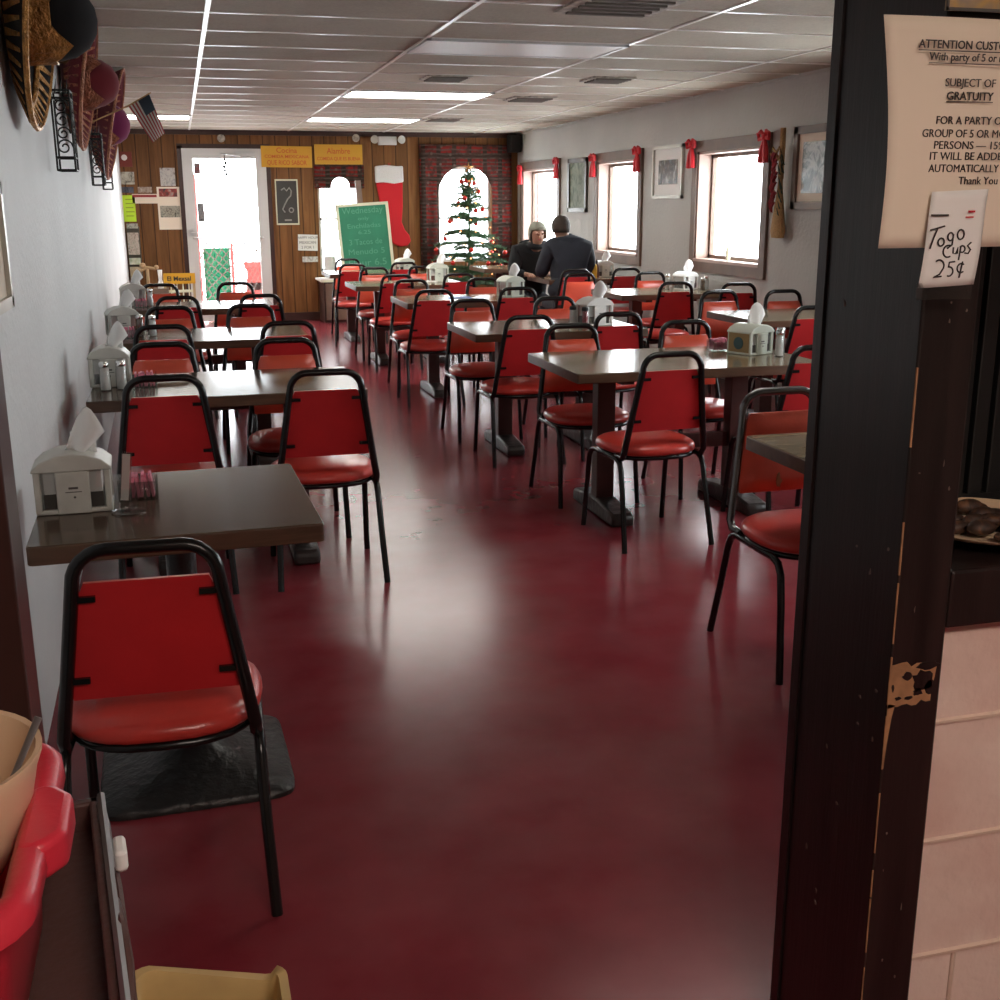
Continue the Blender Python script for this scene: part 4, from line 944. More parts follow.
# valance on the second back window, tapestry with arched opening
def arch_panel(name, label, x0, x1, z0, z1, ax0, ax1, az0, spring, y, flat=False):
    n = 20; cx = (ax0 + ax1) / 2; rx = (ax1 - ax0) / 2
    arc_ = [(cx + rx * math.cos(a), spring + rx * math.sin(a) * (1.0 if not flat else 1.)) for a in [PI * k / n for k in range(n + 1)]]   # right to left over the top
    inner = [(ax1, az0)] + arc_ + [(ax0, az0)]
    b = MB()
    def fold(x): return y + .012 * math.sin(x * 55)
    # strips between the opening and the outer edge
    outer = []
    for (x, z) in inner:
        if z <= spring + 1e-6: outer.append((x1 if x > cx else x0, z))
        else:
            a = math.atan2((z - spring), (x - cx)); 
            ca, sa = math.cos(a), math.sin(a); tx = ((x1 - cx) / ca if ca > 1e-6 else ((x0 - cx) / ca if ca < -1e-6 else 1e9)); tz = (z1 - spring) / sa; tt = min(tx, tz); outer.append((cx + ca * tt, spring + sa * tt))
    K = 6; rows = []
    for (p, q) in zip(inner, outer): rows.append([(p[0] + (q[0] - p[0]) * i / K, p[1] + (q[1] - p[1]) * i / K) for i in range(K + 1)])
    vs = [(x, fold(x), z) for r in rows for x, z in r]; m = K + 1
    fs = [(i * m + j, (i + 1) * m + j, (i + 1) * m + j + 1, i * m + j + 1) for i in range(len(rows) - 1) for j in range(K)]
    b.add(vs, fs)
    # corner fillers
    for sx, X in ((1, x1), (-1, x0)):
        cr = [q for q in outer if (q[0] - cx) * sx >= 0 and abs(q[0] - X) < 1e-6]; zt = max(q[1] for q in cr); tp = [q for q in outer if abs(q[1] - z1) < 1e-6 and (q[0] - cx) * sx > 0]
        if tp:
            xe = max((q[0] for q in tp), key=lambda v: v * sx); b.add([(X, fold(X), zt), (X, fold(X), z1), (xe, fold(xe), z1)], [(0, 1, 2)])
    return b
b = arch_panel('t', '', 3.10, 4.36, .62, 2.24, 3.352, 4.088, .62, 1.60, YB - .05)
o = b.build('arched_tapestry', 'tapestry', solid=.008, smooth=60); tag(o, 'red and brown woven tapestry with an arched window opening behind the fir tree', 'tapestry')
b = arch_panel('t', '', 1.72, 2.36, 1.68, 1.97, 1.93, 2.17, 1.68, 1.70, YB - .05)
o = b.build('tapestry_valance', 'tapestry', solid=.008, smooth=60); tag(o, 'short dark tapestry valance with an arched cut below the yellow sign', 'valance')

# stocking
t = thing('christmas_stocking', 'long red felt stocking with white cuff hanging on the panelled wall', 'stocking', (2.70, YB - .03, 1.0))
prof = [(-.185, .75), (.175, .76), (.17, .45), (.15, .25), (.19, .15), (.25, .08), (.27, .0), (.22, -.06), (.12, -.07), (.03, -.03), (-.02, .05), (-.05, .2), (-.13, .45)]
T = Matrix.Rotation(PI / 2, 4, 'X')
MB().prism([(x * .98, z) for x, z in prof], -.02, .025, T).build('felt_body', 'felt', t, bevel=.015, seg=3)
b = MB(); b.prism([(-.19, .75), (-.19, .96), (-.05, .975), (.10, .96), (.18, .965), (.185, .76), (.06, .735), (-.08, .755)], -.028, .033, T); b.build('cuff', 'fur', t, bevel=.018, seg=3)
MB().tube([(.0, 0, .96), (-.01, 0, 1.0), (.02, 0, 1.0), (.0, 0, .96)], .004, 5).build('loop', 'bow', t)
# emergency light
t = thing('emergency_light', 'white emergency light with two lamp heads high on the panelled wall', 'emergency light', (2.685, Yw, 2.28))
MB().rbox(-.12, .12, -.06, 0, -.055, .05, .01).build('case', 'whiteframe', t, bevel=.006)
for sx in (-1, 1): MB().lathe([(.001, 0), (.03, 0), (.05, .05), (.052, .06), (.001, .055)], 18, (sx * .16, -.05, .01), Matrix.Rotation(sx * .3, 3, 'Z') @ Matrix.Rotation(PI / 2, 3, 'X')).build('lamp_head', 'frame_silver', t)
for x, z, l in ((.58, 2.29, 'small round detector on the panelled wall above the door corner'), (2.28, 2.31, 'small round wall fixture next to the emergency light'),):
    tag(MB().lathe([(.001, 0), (.05, 0), (.045, .03), (.001, .035)], 18, (x, Yw, z), Matrix.Rotation(PI / 2, 3, 'X')).build('wall_detector', 'vent'), l, 'detector')
t = thing('wall_speaker', 'black loudspeaker mounted in the corner above the first window', 'loudspeaker', (4.36, 15.22, 2.25)); MB().box(-.075, .075, -.08, .10, -.11, .11).build('cabinet', 'speaker', t, smooth=0, bevel=.006); MB().box(-.065, .065, -.088, -.08, -.10, .10).build('grille', 'blackslat', t, smooth=0)
MB().box(-.02, .1, .0, .03, -.02, .02).build('bracket', 'iron', t, smooth=0)

# shelf ledge with chalkboard
t = thing('low_cabinet', 'low brown wooden cabinet with pale top under the back window', 'cabinet', (2.22, 15.08, 0))
MB().box(-.50, .50, -.26, .30, 0, .52).build('body', 'darktrim', t, smooth=0); MB().box(-.54, .54, -.29, .30, .52, .55).build('top', 'paleframe', t, smooth=0, bevel=.004)
for x0 in (-.48, .02): d = MB().box(x0, x0 + .46, -.275, -.26, .04, .50).build('door', 'trimwood', t, smooth=0, bevel=.004); MB().ball((x0 + (.42 if x0 < 0 else .04), -.285, .3), .012, 8).build('knob', 'alu', d)
tag(MB().lathe([(.001, 0), (.07, 0), (.075, .28), (.07, .28), (.065, .01), (.001, .01)], 18).build('white_pitcher', 'whiteframe', loc=(1.83, 15.0, .551)), 'pale grey pitcher on the cabinet beside the chalkboard', 'pitcher')
tag(MB().box(-.13, .13, -.1, .1, 0, .02, Matrix.Rotation(.2, 3, 'Z')).build('paper_stack', 'white', loc=(1.78, 14.9, .551), smooth=0), 'stack of white papers at the cabinet corner under the window', 'papers')
t = thing('chalkboard', 'green chalkboard with pale wooden frame leaning above the cabinet', 'chalkboard', (2.29, 14.72, .62)); t.rotation_euler = (math.radians(-6), math.radians(-3.5), 0)
W, H = .335, .88
MB().box(-W + .03, W - .03, -.005, .01, .0, H - .03).build('slate', 'green', t, smooth=0)
b = MB()
for q in ((-W, W, H - .035, H), (-W, W, -.03, .005), (-W, -W + .035, -.03, H), (W - .035, W, -.03, H)): b.box(q[0], q[1], -.02, .015, q[2], q[3])
b.build('frame', 'paleframe', t, smooth=0)
obs = []
for s, z, w, sz in (('Wednesday', .79, .52, .11), ('only', .69, .14, .06), ('Enchiladas', .60, .42, .08), ('6.25', .52, .16, .07), ('3 Tacos de', .40, .42, .10), ('Menudo 5', .28, .46, .10), ('Flour 6.5', .14, .48, .12)):
    o = text_mesh(s, sz, FACE_Y(0, -.0065, z), 'chalk', t, 'lettering'); xs = [v.co.x for v in o.data.vertices]; k = w / (max(xs) - min(xs))
    for v in o.data.vertices: v.co.x = v.co.x * k
    obs.append(o)
join_meshes(obs, 'lettering')
MB().box(-.05, .02, .0, .03, H, H + .28).build('wooden_handle', 'trimwood', t, smooth=0)
for sx in (-.2, .2): MB().box(sx - .015, sx + .015, .02, .045, -.62, .5).build('easel_leg', 'trimwood', t, smooth=0)

# fir tree with lights and baubles
random.seed(21)
tx, ty = 3.57, 14.55
t = thing('christmas_tree', 'sparse green fir tree standing before the arched window', 'christmas tree', (tx, ty, 0))
MB().tube([(0, 0, .04), (0, 0, 1.0), (0, 0, 1.88)], [.022, .016, .006], 8).build('trunk', 'needles', t)
b = MB(); 
for a in range(3): b.tube([(0, 0, .14), (.16 * math.cos(a * 2.1), .16 * math.sin(a * 2.1), .02), (.24 * math.cos(a * 2.1), .24 * math.sin(a * 2.1), .012)], .012, 6)
b.build('stand', 'iron', t)
tips = []; b = MB()
def needles(p, d, n, L):
    for q in range(n):
        a = random.uniform(0, 2 * PI); u = Vector((random.uniform(-1, 1), random.uniform(-1, 1), random.uniform(-1, 1))); u = (u - d * u.dot(d)).normalized(); e = (u + d * .7).normalized() * L * random.uniform(.7, 1.2); sdv = d.cross(u) * .0055
        b.add([p - sdv, p + sdv, p + e], [(0, 1, 2)])
tiers = [(.50, .56, 12), (.64, .53, 11), (.80, .49, 10), (.96, .44, 9), (1.12, .38, 9), (1.27, .32, 8), (1.40, .25, 8), (1.52, .19, 7), (1.62, .15, 7), (1.71, .11, 6), (1.79, .08, 6)]
for z, R_, n in tiers:
    a0 = random.uniform(0, 6)
    for k in range(n):
        a = a0 + 2 * PI * k / n + random.uniform(-.15, .15); R1 = R_ * random.uniform(.75, 1.12); jit = random.uniform(-.045, .045); d0 = Vector((math.cos(a), math.sin(a), 0)); P = []
        for q in range(6): u = q / 5; P.append(d0 * R1 * u + Vector((0, 0, z + jit + .10 * u * (1 - u) + (.05 if z > 1.2 else -.03) * u)))
        b.tube(P, .005, 4)
        m = int(8 + R1 * 38)
        for q in range(m):
            u = (q + .5) / m; i = min(4, int(u * 5)); f = u * 5 - i; p = P[i].lerp(P[i + 1], f); needles(p, (P[i + 1] - P[i]).normalized(), 9, .045 + .015 * (1 - u))
        if R1 > .18:
            for sd in (-1, 1):
                p0 = P[3]; d1 = (d0 + Vector((-d0.y, d0.x, 0)) * sd * .8).normalized(); L = R1 * .3
                b.tube([p0, p0 + d1 * L], .004, 4)
                for q in range(6): needles(p0 + d1 * L * (q + .5) / 6, d1, 6, .035)
        tips.append(P[-1])
for q in range(90): needles(Vector((0, 0, .5 + 1.38 * q / 90)), Vector((0, 0, 1)), 8, .06)
b.build('foliage', 'needles', t, smooth=0)
b = MB()
for k in range(5):
    a = PI / 2 + k * 2 * PI / 5; b.tube([(0, 0, 1.92), (.07 * math.cos(a), 0, 1.92 + .07 * math.sin(a))], [.02, .003], 5)
tag(b.build('tree_star', 'orng', loc=(tx, ty, 0)), 'gold star on the very top of the fir tree', 'star')
b = MB(); wire = []; N = 150
for q in range(N): u = q / (N - 1); a = u * 2 * PI * 8; R_ = .50 * (1 - u) + .05; wire.append((R_ * math.cos(a) * .9, R_ * math.sin(a) * .9, .58 + 1.24 * u + .02 * math.sin(q * 1.7)))
st = thing('fairy_lights', 'string of small warm bulbs wound around the fir tree', 'string lights', (tx, ty, 0))
MB().tube(wire, .0025, 4).build('wire', 'leaf', st)
for q in range(0, N, 2): b.ball((wire[q][0], wire[q][1], wire[q][2] - .012), .009, 6)
b.build('bulbs', 'bulb', st, kind='stuff')
o0 = None
random.shuffle(tips)
places = ['low', 'middle', 'upper']
for k, p in enumerate(tips[:34]):
    if o0 is None:
        o0 = thing('bauble', 'x', 'bauble'); MB().ball((0, 0, -.045), .030, 14).build('ball', 'orn', o0); MB().lathe([(.007, -.018), (.007, -.008), (.001, -.006)], 8).tube([(0, 0, -.008), (0, 0, .01)], .0012, 4).build('cap', 'gold', o0); oo = o0
    else: oo = copy_tree(o0)
    oo.location = (tx + p.x * .97, ty + p.y * .97, p.z - .004); oo['label'] = 'shiny red bauble hanging from a branch tip of the fir tree'; oo['group'] = 'red baubles on the fir tree'

# ------------------------------------------------------------------ things on the right wall
def bow(y, z, label, first=[None]):
    if first[0] is None:
        t = thing('ribbon_bow', label, 'bow', group='red bows on the window corners'); b = MB()
        for s in (-1, 1):
            b.tube([(0, 0, 0), (-.02, s * .045, .045), (-.02, s * .085, .03), (-.015, s * .075, -.015), (0, 0, 0)], .016, 6, flat=1.)
        b.build('loops', 'bow', t); MB().ball((-.015, 0, 0), .024, 10).build('knot', 'bow', t)
        for s in (-1, 1): MB().tube([(-.005, 0, 0), (-.012, s * .03, -.09), (-.01, s * .04 + .01, -.19)], [.012, .022, .024], 6, flat=1.).build('tail', 'bow', t)
        first[0] = t
    else: t = copy_tree(first[0])
    t.location = (XR - .045, y, z); t['label'] = label; return t
bow(8.36, 1.97, 'red bow at the window corner next to the hanging broom'); bow(9.70, 1.97, 'red bow at the corner of the big window nearer the silver frame')
bow(10.98, 1.97, 'red bow on the middle window corner beside the silver frame'); bow(12.26, 1.95, 'red bow on the middle window corner beside the narrow frame')
bow(13.56, 1.96, 'red bow on the far window corner beside the narrow frame'); bow(15.10, 1.92, 'red bow on the far window corner by the tapestry')
def frame_x(y0, y1, z0, z1, fm, pm, label, w=.05, mat_=None):
    t = thing('framed_picture', label, 'picture', (XR, (y0 + y1) / 2, (z0 + z1) / 2)); hy, hz = (y1 - y0) / 2, (z1 - z0) / 2; b = MB()
    for q in ((-hy, hy, hz - w, hz), (-hy, hy, -hz, -hz + w), (-hy, -hy + w, -hz, hz), (hy - w, hy, -hz, hz)): b.box(-.03, -.001, *q)
    b.build('frame', fm, t, smooth=0)
    if mat_: MB().box(-.010, -.001, -hy + w, hy - w, -hz + w, hz - w).build('mount', mat_[0], t, smooth=0); k = mat_[1]
    else: k = 0
    MB().box(-.013, -.003, -hy + w + k, hy - w - k, -hz + w + k, hz - w - k).build('print', pm, t, smooth=0)
frame_x(12.55, 13.2, 1.38, 1.98, 'frame_dark', photo_mat('f1', [(.06, .08, .05), (.22, .25, .18), (.05, .07, .04)], 6, .7), 'narrow dark-framed pale picture between the two smaller windows', .05)
frame_x(9.95, 10.65, 1.52, 2.0, 'frame_silver', photo_mat('f2', [(.03, .03, .035), (.10, .08, .06), (.5, .46, .42)], 6), 'silver-framed dark photograph beside the big window', .03, ('white', .10))
frame_x(7.18, 7.95, 1.43, 2.02, 'trimwood', photo_mat('f3', [(.03, .05, .045), (.08, .10, .10), (.4, .4, .38), (.10, .13, .12), (.5, .46, .4)], 7), 'brown-framed abstract picture beside the hanging broom, cut by the pillar', .055, ('cream', .06))
t = thing('decorated_broom', 'straw broom decorated with dried chilies hanging beside the big window', 'broom', (XR - .06, 8.06, 1.6))
MB().tube([(0, 0, .42), (0, 0, .05)], .022, 8).build('handle', 'straw', t)
b = MB(); b.lathe([(.018, .1), (.035, -.05), (.062, -.2), (.082, -.33), (.07, -.38), (.001, -.385)], 16, sx=.55); b.build('straw_head', 'straw', t)
random.seed(8); b = MB(); c2 = MB()
for k in range(34):
    z = random.uniform(-.12, .26); a = random.uniform(0, PI); y = random.uniform(-.0, .05); x = -.03 - .02 * random.random()
    b.tube([(x, y, z), (x - .01, y + .02, z - .04), (x, y + .015, z - .08)], [.012, .011, .002], 6)
for k in range(22):
    z = random.uniform(-.16, .28); y = random.uniform(-.06, -.01); x = -.02 - .02 * random.random(); c2.add([(x, y, z), (x - .01, y - .03, z - .02), (x, y - .045, z - .06), (x + .004, y - .01, z - .05)], [(0, 1, 2, 3)])
b.build('dried_chilies', 'chili', t); c2.build('leaves', 'leaf', t, solid=.003)
t = thing('raffia_bow', 'tan raffia bow tied on the hanging broom handle', 'bow', (XR - .10, 8.08, 1.84)); b = MB()
for s in (-1, 1): b.tube([(0, 0, 0), (0, s * .05, .04), (0, s * .08, 0), (0, s * .04, -.05), (0, 0, 0)], .009, 6)
b.build('loops', 'straw', t)
tag(MB().tube([(0, 0, 0), (0, 0, .03)], .02, 8).lathe([(.018, .03), (.025, .07), (.012, .12), (.001, .13)], 10).build('sill_figurine', 'paleframe', loc=(XR + .05, 9.1, 1.002)), 'small pale figurine on the sill of the big window', 'figurine')

# ------------------------------------------------------------------ left wall: sombreros, iron sconces, flag, mirror frame
def sombrero(y, z, R_, crown, brim, trim, label, tilt=0, fold=1.):
    t = thing('sombrero', label, 'hat', (xl(y) + .008, y, z), 0); t.rotation_euler = (0, 0, math.radians(-1) + tilt)
    TX = Matrix.Rotation(PI / 2, 3, 'Y')      # z axis -> +X
    def pt(a, r, h):        # a angle in wall plane (0 = up), r radius, h out from wall
        return (h, r * math.sin(a), r * math.cos(a))
    N = 48
    def lift(a, r):         # brim lifts strongly at its rim, most at the top
        k = max(0, (r - .45 * R_) / (.55 * R_)); return .01 + .085 * k ** 2 * fold * (1 + .5 * math.cos(a))
    rows = [.36, .5, .62, .74, .86, .95, 1.0]
    b = MB(); vs = []; fs = []
    for k in rows:
        for i in range(N): a = 2 * PI * i / N; vs.append(pt(a, R_ * k, lift(a, R_ * k)))
    for q in range(len(rows) - 1):
        for i in range(N): fs.append((q * N + i, q * N + (i + 1) % N, (q + 1) * N + (i + 1) % N, (q + 1) * N + i))
    b.add(vs, fs); b.build('brim', brim, t, smooth=60, solid=.012)
    b = MB(); prof = [(.41 * R_, .0), (.40 * R_, .05), (.385 * R_, .11), (.34 * R_, .17), (.25 * R_, .215), (.12 * R_, .24), (.001, .246)]
    b.lathe(prof, 28, (.02, 0, 0), TX); b.build('crown', crown, t)
    b = MB(); b.lathe([(.43 * R_, .0), (.42 * R_, .05), (.405 * R_, .115), (.395 * R_, .118)], 28, (.02, 0, 0), TX)
    for i in range(4):      # pointed embroidery on the crown
        a = 2 * PI * i / 4 + PI / 4; P = [pt(a + d_ * PI / 4.4, R_ * rr_, h) for d_, rr_, h in ((-1, .412, .12), (-.5, .412, .12), (0, .412, .12), (.5, .412, .12), (1, .412, .12), (.5, .40, .155), (0, .372, .195), (-.5, .40, .155))]; b.add(P, [(0, 1, 7), (1, 2, 6, 7), (2, 3, 5, 6), (3, 4, 5)])
    b.build('hat_band', trim, t)
    b = MB()    # saw-tooth embroidery near the rim
    n = 44
    for i in range(n):
        a = 2 * PI * i / n; da = PI / n
        P1 = pt(a - da * .8, R_ * .80, lift(a, R_ * .8) + .010); P2 = pt(a + da * .8, R_ * .80, lift(a, R_ * .8) + .010); P3 = pt(a + da * .5, R_ * .96, lift(a, R_ * .96) + .010); P4 = pt(a, R_ * .96, lift(a, R_ * .96) + .010)
        b.add([P1, P2, P3, P4], [(0, 1, 2, 3)])
        P1 = pt(a - da * .8, R_ * .80, lift(a, R_ * .8) - .010); P3 = pt(a + da * .5, R_ * .97, lift(a, R_ * .97) - .010); b.add([pt(a - da * .7, R_ * .72, lift(a, R_ * .72) - .010), pt(a + da * .7, R_ * .72, lift(a, R_ * .72) - .010), P3, pt(a, R_ * .97, lift(a, R_ * .97) - .010)], [(0, 1, 2, 3)])
    b.build('saw_tooth_embroidery', trim, t, smooth=0, solid=.003)
    b = MB(); b.tube([pt(2 * PI * i / N, R_, lift(2 * PI * i / N, R_)) for i in range(N)], .009, 6, closed=True)
    b.tube([pt(2 * PI * i / N, R_ * .78, lift(2 * PI * i / N, R_ * .78) + .008) for i in range(N)], .012, 6, closed=True)
    b.tube([pt(2 * PI * i / N, R_ * .5, lift(2 * PI * i / N, R_ * .5) + .008) for i in range(N)], .016, 6, closed=True); b.build('braid', trim, t)
    return t
sombrero(4.12, 2.05, .33, 'hatblack', 'hatblack', 'gold', 'black velvet sombrero with gold embroidery high on the white wall')
sombrero(6.4, 2.075, .32, 'hatred', 'hatred', 'goldred', 'maroon sombrero with copper embroidery between the black and pink ones', fold=1.3)
sombrero(8.7, 2.02, .36, 'hatpink', 'hatpinkb', 'goldred', 'dusty pink sombrero with magenta crown, beyond the maroon one', fold=1.9)
def sconce(x, y, z0, z1, label, w=.07):
    t = thing('iron_sconce', label, 'wall sconce', (x, y, z0)); H = z1 - z0; b = MB(); r = .0045
    for s in (0, 1): b.tube([(s * w, 0, 0), (s * w, 0, H)], r, 6)
    for s in (0, 1): b.tube([(s * w, .12, 0), (s * w, .12, H)], r, 6)
    for z in (0, .05, H - .03, H):
        b.tube([(0, 0, z), (w, 0, z), (w, .12, z), (0, .12, z)], r, 6, closed=True)
    b.build('frame', 'iron', t)
    b = MB()
    for k in range(4):
        zc = .09 + k * (H - .13) / 3.4; R_ = .028 if k % 2 else .033
        b.tube([(w / 2 + R_ * (1 - q / 22) * math.cos(q * .55), 0, zc + R_ * (1 - q / 22) * math.sin(q * .55)) for q in range(18)], r * .8, 5)
        b.tube([(w, .06 + R_ * (1 - q / 22) * math.cos(q * .55), zc + R_ * (1 - q / 22) * math.sin(q * .55)) for q in range(18)], r * .8, 5)
    b.build('scrolls', 'iron', t)
    b = MB()
    for k in range(3): b.tube([(w * (.2 + .3 * k), .02, H - .01), (w * (.2 + .3 * k) + .01, .02, H + .045)], [.004, .001], 5)
    b.build('spikes', 'iron', t)
sconce(xl(5.2) + .035, 5.15, 1.62, 1.93, 'black scrolled iron sconce between the black and maroon sombreros')
sconce(xl(8.0) + .05, 7.6, 1.60, 1.90, 'black iron sconce between the maroon and pink sombreros', .07)
sconce(xl(9.6) + .02, 9.6, 1.60, 1.80, 'small iron sconce just past the pink sombrero', .07)
t = thing('american_flag', 'small striped flag with blue canton hanging by the pink sombrero', 'flag', (0, 7.2, 0))
A, B_, C_, D_ = Vector((-.235, 0, 2.03)), Vector((-.115, 0, 2.095)), Vector((-.045, 0, 1.885)), Vector((-.115, 0, 1.83))
def fp(u, v):   # u across stripes 0..1 (A->B), v along
    p = (A.lerp(B_, u)).lerp(D_.lerp(C_, u), v); p.y = .02 * math.sin(v * 4 + u * 3); return p
b = MB(); ns, nv = 13, 10
for i in range(ns):
    for j in range(nv):
        b.cur = 2 if (i >= 6 and j < 4) else (0 if i % 2 == 0 else 1)
        b.add([fp(i / ns, j / nv), fp((i + 1) / ns, j / nv), fp((i + 1) / ns, (j + 1) / nv), fp(i / ns, (j + 1) / nv)], [(0, 1, 2, 3)])
b.build('cloth', ['flagred', 'flagwhite', 'flagblue'], t, smooth=0, solid=.002)
MB().tube([(xl(7.2) - .0, .0, 1.90), (A.x, 0, A.z - .0), (B_.x + .01, 0, B_.z + .01)], .004, 6).build('stick', 'straw', t)
t = thing('wall_picture', 'pale framed picture on the white wall whose silver corner shows by the jamb', 'picture', (xl(3.0) + .003, 2.95, 1.38))
b = MB()
for q in ((-.35, .35, .13, .16), (-.35, .35, -.16, -.13), (-.35, -.32, -.16, .16), (.32, .35, -.16, .16)): b.box(0, .022, *q)
b.build('frame', 'frame_silver', t, smooth=0); MB().box(0, .010, -.32, .32, -.13, .13).build('print', 'cream', t, smooth=0)

# ------------------------------------------------------------------ cart, tub, bowls, bin in front
t = thing('bus_cart', 'brown plastic utility cart carrying the red bus tub', 'cart', (-.118, 1.115, 0)); t.rotation_euler = (0, 0, math.radians(6.5))
# local: right edge at x=0, cart extends to -x; far edge y=.2
for zt in (.80, .38):
    b = MB(); b.box(-.44, 0, -.62, .195, zt - .045, zt - .035)
    for q in ((-.44, -.425, -.62, .195), (-.012, 0, -.62, .195), (-.44, 0, .18, .195), (-.44, 0, -.62, -.605)): b.box(q[0], q[1], q[2], q[3], zt - .045, zt)
    b.build('tray', 'cartbrown', t, smooth=0, bevel=.003)
MB().tube([(.002, -.60, .803), (.002, .188, .803)], .005, 6).build('metal_edge', 'cartgrey', t)
for x, y in ((-.43, .18), (-.012, .18), (-.43, -.60), (-.012, -.60)):
    MB().box(x - .012, x + .012, y - .012, y + .012, .08, .76).build('post', 'cartgrey', t, smooth=0)
    MB().lathe([(.001, -.012), (.036, -.012), (.036, .012), (.001, .012)], 18, (x, y, .038), Matrix.Rotation(PI / 2, 3, 'Y')).build('caster', 'speaker', t); MB().box(x - .018, x + .018, y - .012, y + .012, .06, .09).build('caster_fork', 'cartgrey', t, smooth=0)
b = MB(); b.tube([(.004, .12, .79), (.009, .05, .76), (.010, -.10, .72), (.008, -.30, .68)], .005, 6); b.tube([(.003, -.03, .795), (.006, -.08, .802), (.008, -.12, .785), (.006, -.16, .74)], .006, 8)
b.build('strap', 'cartbrown', t)
MB().rbox(.008, .022, .055, .095, .775, .80, .006).build('white_clip', 'white', t, bevel=.004)
MB().tube([(.0, .17, .798), (.003, .12, .801), (.003, .02, .801)], .0055, 8).build('grip', 'cartgrey', t)

t = thing('bus_tub', 'red plastic bus tub with flared handle rim on the brown cart', 'tub', (-.368, .995, .766))
def rr(hx, hy, r, z, n=5):
    o_ = []
    for cx, cy, a0 in ((hx - r, hy - r, 0), (-hx + r, hy - r, 90), (-hx + r, -hy + r, 180), (hx - r, -hy + r, 270)):
        for i in range(n + 1): a = math.radians(a0 + 90 * i / n); o_.append((cx + r * math.cos(a), cy + r * math.sin(a), z))
    return o_
rings = [rr(.175, .135, .04, .003), rr(.185, .145, .045, .01), rr(.196, .158, .05, .165), rr(.213, .173, .062, .170), rr(.217, .177, .064, .160), rr(.220, .180, .066, .162), rr(.219, .179, .066, .178), rr(.212, .172, .062, .186), rr(.198, .158, .05, .184), rr(.190, .152, .048, .17), rr(.178, .138, .042, .014)]
vs = [p for r in rings for p in r]; n = len(rings[0]); fs = [(q * n + i, q * n + (i + 1) % n, (q + 1) * n + (i + 1) % n, (q + 1) * n + i) for q in range(len(rings) - 1) for i in range(n)]
fs += [tuple(range(n)), tuple((len(rings) - 1) * n + i for i in range(n))]
MB().add(vs, fs).build('tub_shell', 'redplastic', t, smooth=60)
b = MB(); b.prism([(.195, -.052), (.21, -.06), (.222, -.052), (.236, -.035), (.236, .035), (.222, .052), (.21, .06), (.195, .052)], .150, .187); b.build('handle', 'redplastic', t, bevel=.008, seg=3)
b = MB(); b.prism([(-.195, -.052), (-.236, -.035), (-.236, .035), (-.195, .052)], .150, .187); b.build('handle', 'redplastic', t, bevel=.008)
def bowl(loc, r, h, m, label, rx=0):
    t = thing('food_bowl', label, 'bowl', loc); t.rotation_euler = (rx, 0, 0)
    MB().lathe([(.001, 0), (r * .55, 0), (r * .62, .006), (r * .86, h * .4), (r * .97, h * .85), (r * 1.02, h * .97), (r * 1.02, h), (r * .97, h * .99), (r * .92, h * .85), (r * .81, h * .42), (r * .55, .012), (r * .3, .008), (.001, .008)], 40).build('shell', m, t); return t
bowl((-.268, 1.035, .875), .11, .125, 'bowlcream', 'cream plastic bowl with a spoon in it, stacked in the red tub')
bowl((-.285, .945, .775), .075, .10, 'bowltan', 'tan bowl lying low in the red tub under the cream bowl')
t = thing('spoon', 'dark metal spoon leaning on the rim of the cream bowl', 'spoon', (-.268, 1.035, .875)); MB().tube([(.045, -.03, .03), (.085, .01, .095), (.108, .03, .14)], [.006, .004, .005], 8, flat=.5).build('handle', 'cartgrey', t); MB().ball((.035, -.04, .022), .02, 10, (1, .7, .3)).build('bowl', 'cartgrey', t)

t = thing('waste_bin', 'tan plastic bin with a broken notched rim on the floor by the cart', 'bin', (-.035, 1.27, 0))
b = MB(); rings = [rr(.078, .145, .02, .0), rr(.098, .172, .025, .445), rr(.108, .182, .03, .447), rr(.108, .182, .03, .457), rr(.096, .170, .025, .457), rr(.090, .164, .022, .44), rr(.074, .140, .02, .01)]
vs = [list(p) for r in rings for p in r]; n = len(rings[0])
for v in vs:        # broken far corner
    if v[0] > .055 and v[1] > .13 and v[2] > .4: v[2] -= .03 if v[0] > .09 else .045
fs = [(q * n + i, q * n + (i + 1) % n, (q + 1) * n + (i + 1) % n, (q + 1) * n + i) for q in range(len(rings) - 1) for i in range(n)] + [tuple(range(n)), tuple((len(rings) - 1) * n + i for i in range(n))]
b.add(vs, fs); b.build('shell', 'bin', t, smooth=50)

# ------------------------------------------------------------------ outside
MB().box(-12, 16, YB + .3, 40, -.12, -.02).box(XR + .3, 16, -6, YB + .3, -.12, -.02).build('ground_outside', 'outwhite', smooth=0, kind='structure')
t = thing('lattice_fence', 'green board behind a diamond lattice fence seen through the glass door', 'fence', (.55, 17.2, 0))
MB().box(-.25, .12, .06, .10, 0.0, .88).build('green_panel', 'lattice', t, smooth=0)
b = MB()
for k in range(-9, 10):
    for s in (-1, 1):
        x0 = k * .14; L = 1.5; R_ = Matrix.Rotation(s * PI / 4, 3, 'Y'); b.box(x0 - .015, x0 + .015, .0, .012, .5 - L / 2, .5 + L / 2, R_)
vs = []
b.v = [(max(-.62, min(.75, v[0])), v[1], max(0.0, min(1.0, v[2]))) for v in b.v]
b.build('lattice', 'latt', t, smooth=0); MB().box(-.36, -.29, -.02, .05, 0, 1.9).build('post', 'redout', t, smooth=0); MB().box(.13, .17, -.02, .05, 0, .95).build('post', 'redout', t, smooth=0)
t = thing('red_sign_post', 'red slanted post beyond the glass door', 'post', (1.02, 17.6, 0)); MB().prism([(-.14, 0), (.10, 0), (.19, .52), (.19, .66), (-.16, .66), (-.10, .52)], -.05, .05, Matrix.Rotation(PI / 2, 4, 'X')).build('post', 'redout', t, smooth=0); MB().box(-.1, .45, -.05, .05, .25, .36).build('rail', 'redout', t, smooth=0)
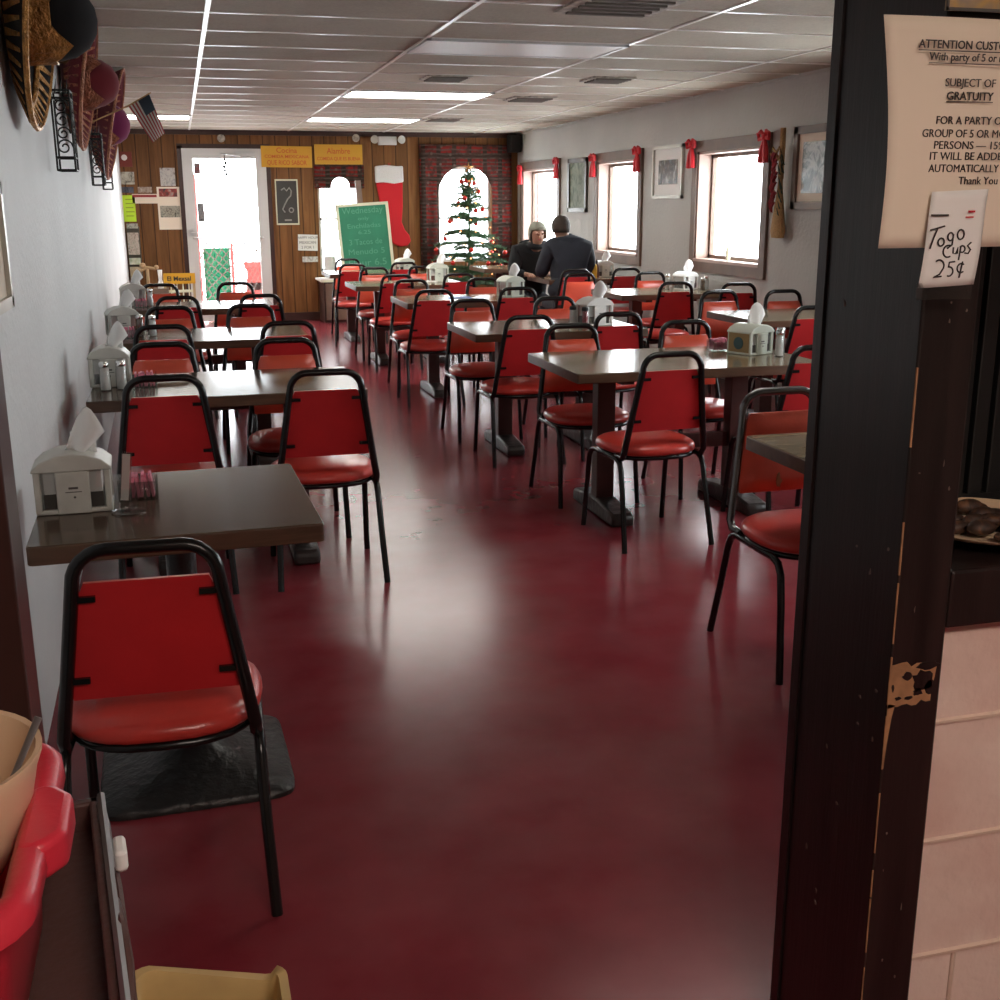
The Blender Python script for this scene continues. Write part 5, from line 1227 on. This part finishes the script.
tag(MB().box(3.45, 3.85, 17.6, 17.7, 1.0, 1.45).build('yellow_road_sign', 'ylwout', smooth=0), 'yellow board outside the arched window behind the fir', 'sign')
bpy.data.objects['yellow_road_sign'].location.z = 0
tag(MB().box(5.6, 5.75, 18.6, 18.75, 0, 2.4).build('red_post', 'redout', smooth=0), 'red post outside the far side window', 'post')
t = thing('window_hanging', 'red curly tinsel hanging inside the arched window', 'tinsel', (3.72, YB + .01, 1.9)); b = MB()
for x0 in (-.22, -.08, .14, .24): b.tube([(x0 + .03 * math.sin(q * .9), .0, .0 - .035 * q + (abs(x0) < .2) * .03) for q in range(9)], .006, 5)
b.build('curls', 'bow', t)

# ------------------------------------------------------------------ light
w = bpy.data.worlds.new('World'); SC.world = w; w.use_nodes = True; nt = w.node_tree; nt.nodes.clear()
bg = nt.nodes.new('ShaderNodeBackground'); ou = nt.nodes.new('ShaderNodeOutputWorld'); bg.inputs[0].default_value = (.93, .97, 1., 1); bg.inputs[1].default_value = 7.0; nt.links.new(bg.outputs[0], ou.inputs[0])
def portal(loc, rot, sx, sy):
    l = bpy.data.lights.new('portal', 'AREA'); l.shape = 'RECTANGLE'; l.size = sx; l.size_y = sy; l.cycles.is_portal = True
    o = bpy.data.objects.new('daylight_portal', l); C.objects.link(o); o.location = loc; o.rotation_euler = rot
for y0, y1, z0, z1 in WIN: portal((XR + .20, (y0 + y1) / 2, (z0 + z1) / 2), (0, PI / 2, 0), z1 - z0, y1 - y0)
for x0, x1, z0, z1 in BH: portal(((x0 + x1) / 2, YB + .16, (z0 + z1) / 2), (-PI / 2, 0, 0), x1 - x0, z1 - z0)

# ------------------------------------------------------------------ camera
cam = bpy.data.cameras.new('Camera'); co = bpy.data.objects.new('Camera', cam); C.objects.link(co)
Rm = Matrix(((0.96457872, 0.07006055, -0.25432148), (-0.26376533, 0.24164836, -0.93382756), (-0.00396811, 0.96783138, 0.25156841)))
co.matrix_world = Matrix.Translation((0, 0, 1.48)) @ Rm.to_4x4()
cam.sensor_fit = 'HORIZONTAL'; cam.sensor_width = 36; cam.lens = 36 * 1.140; cam.clip_start = .02; cam.clip_end = 200
SC.camera = co
SC.view_settings.view_transform = 'Standard'; SC.view_settings.look = 'None'; SC.view_settings.gamma = 1; SC.view_settings.use_curve_mapping = False
SC.view_settings.exposure = 1.2
SC.cycles.max_bounces = 10; SC.cycles.diffuse_bounces = 6; SC.cycles.glossy_bounces = 4; SC.cycles.transparent_max_bounces = 16
SC.cycles.use_denoising = True; SC.cycles.sample_clamp_indirect = 8; SC.cycles.caustics_reflective = False; SC.cycles.caustics_refractive = False
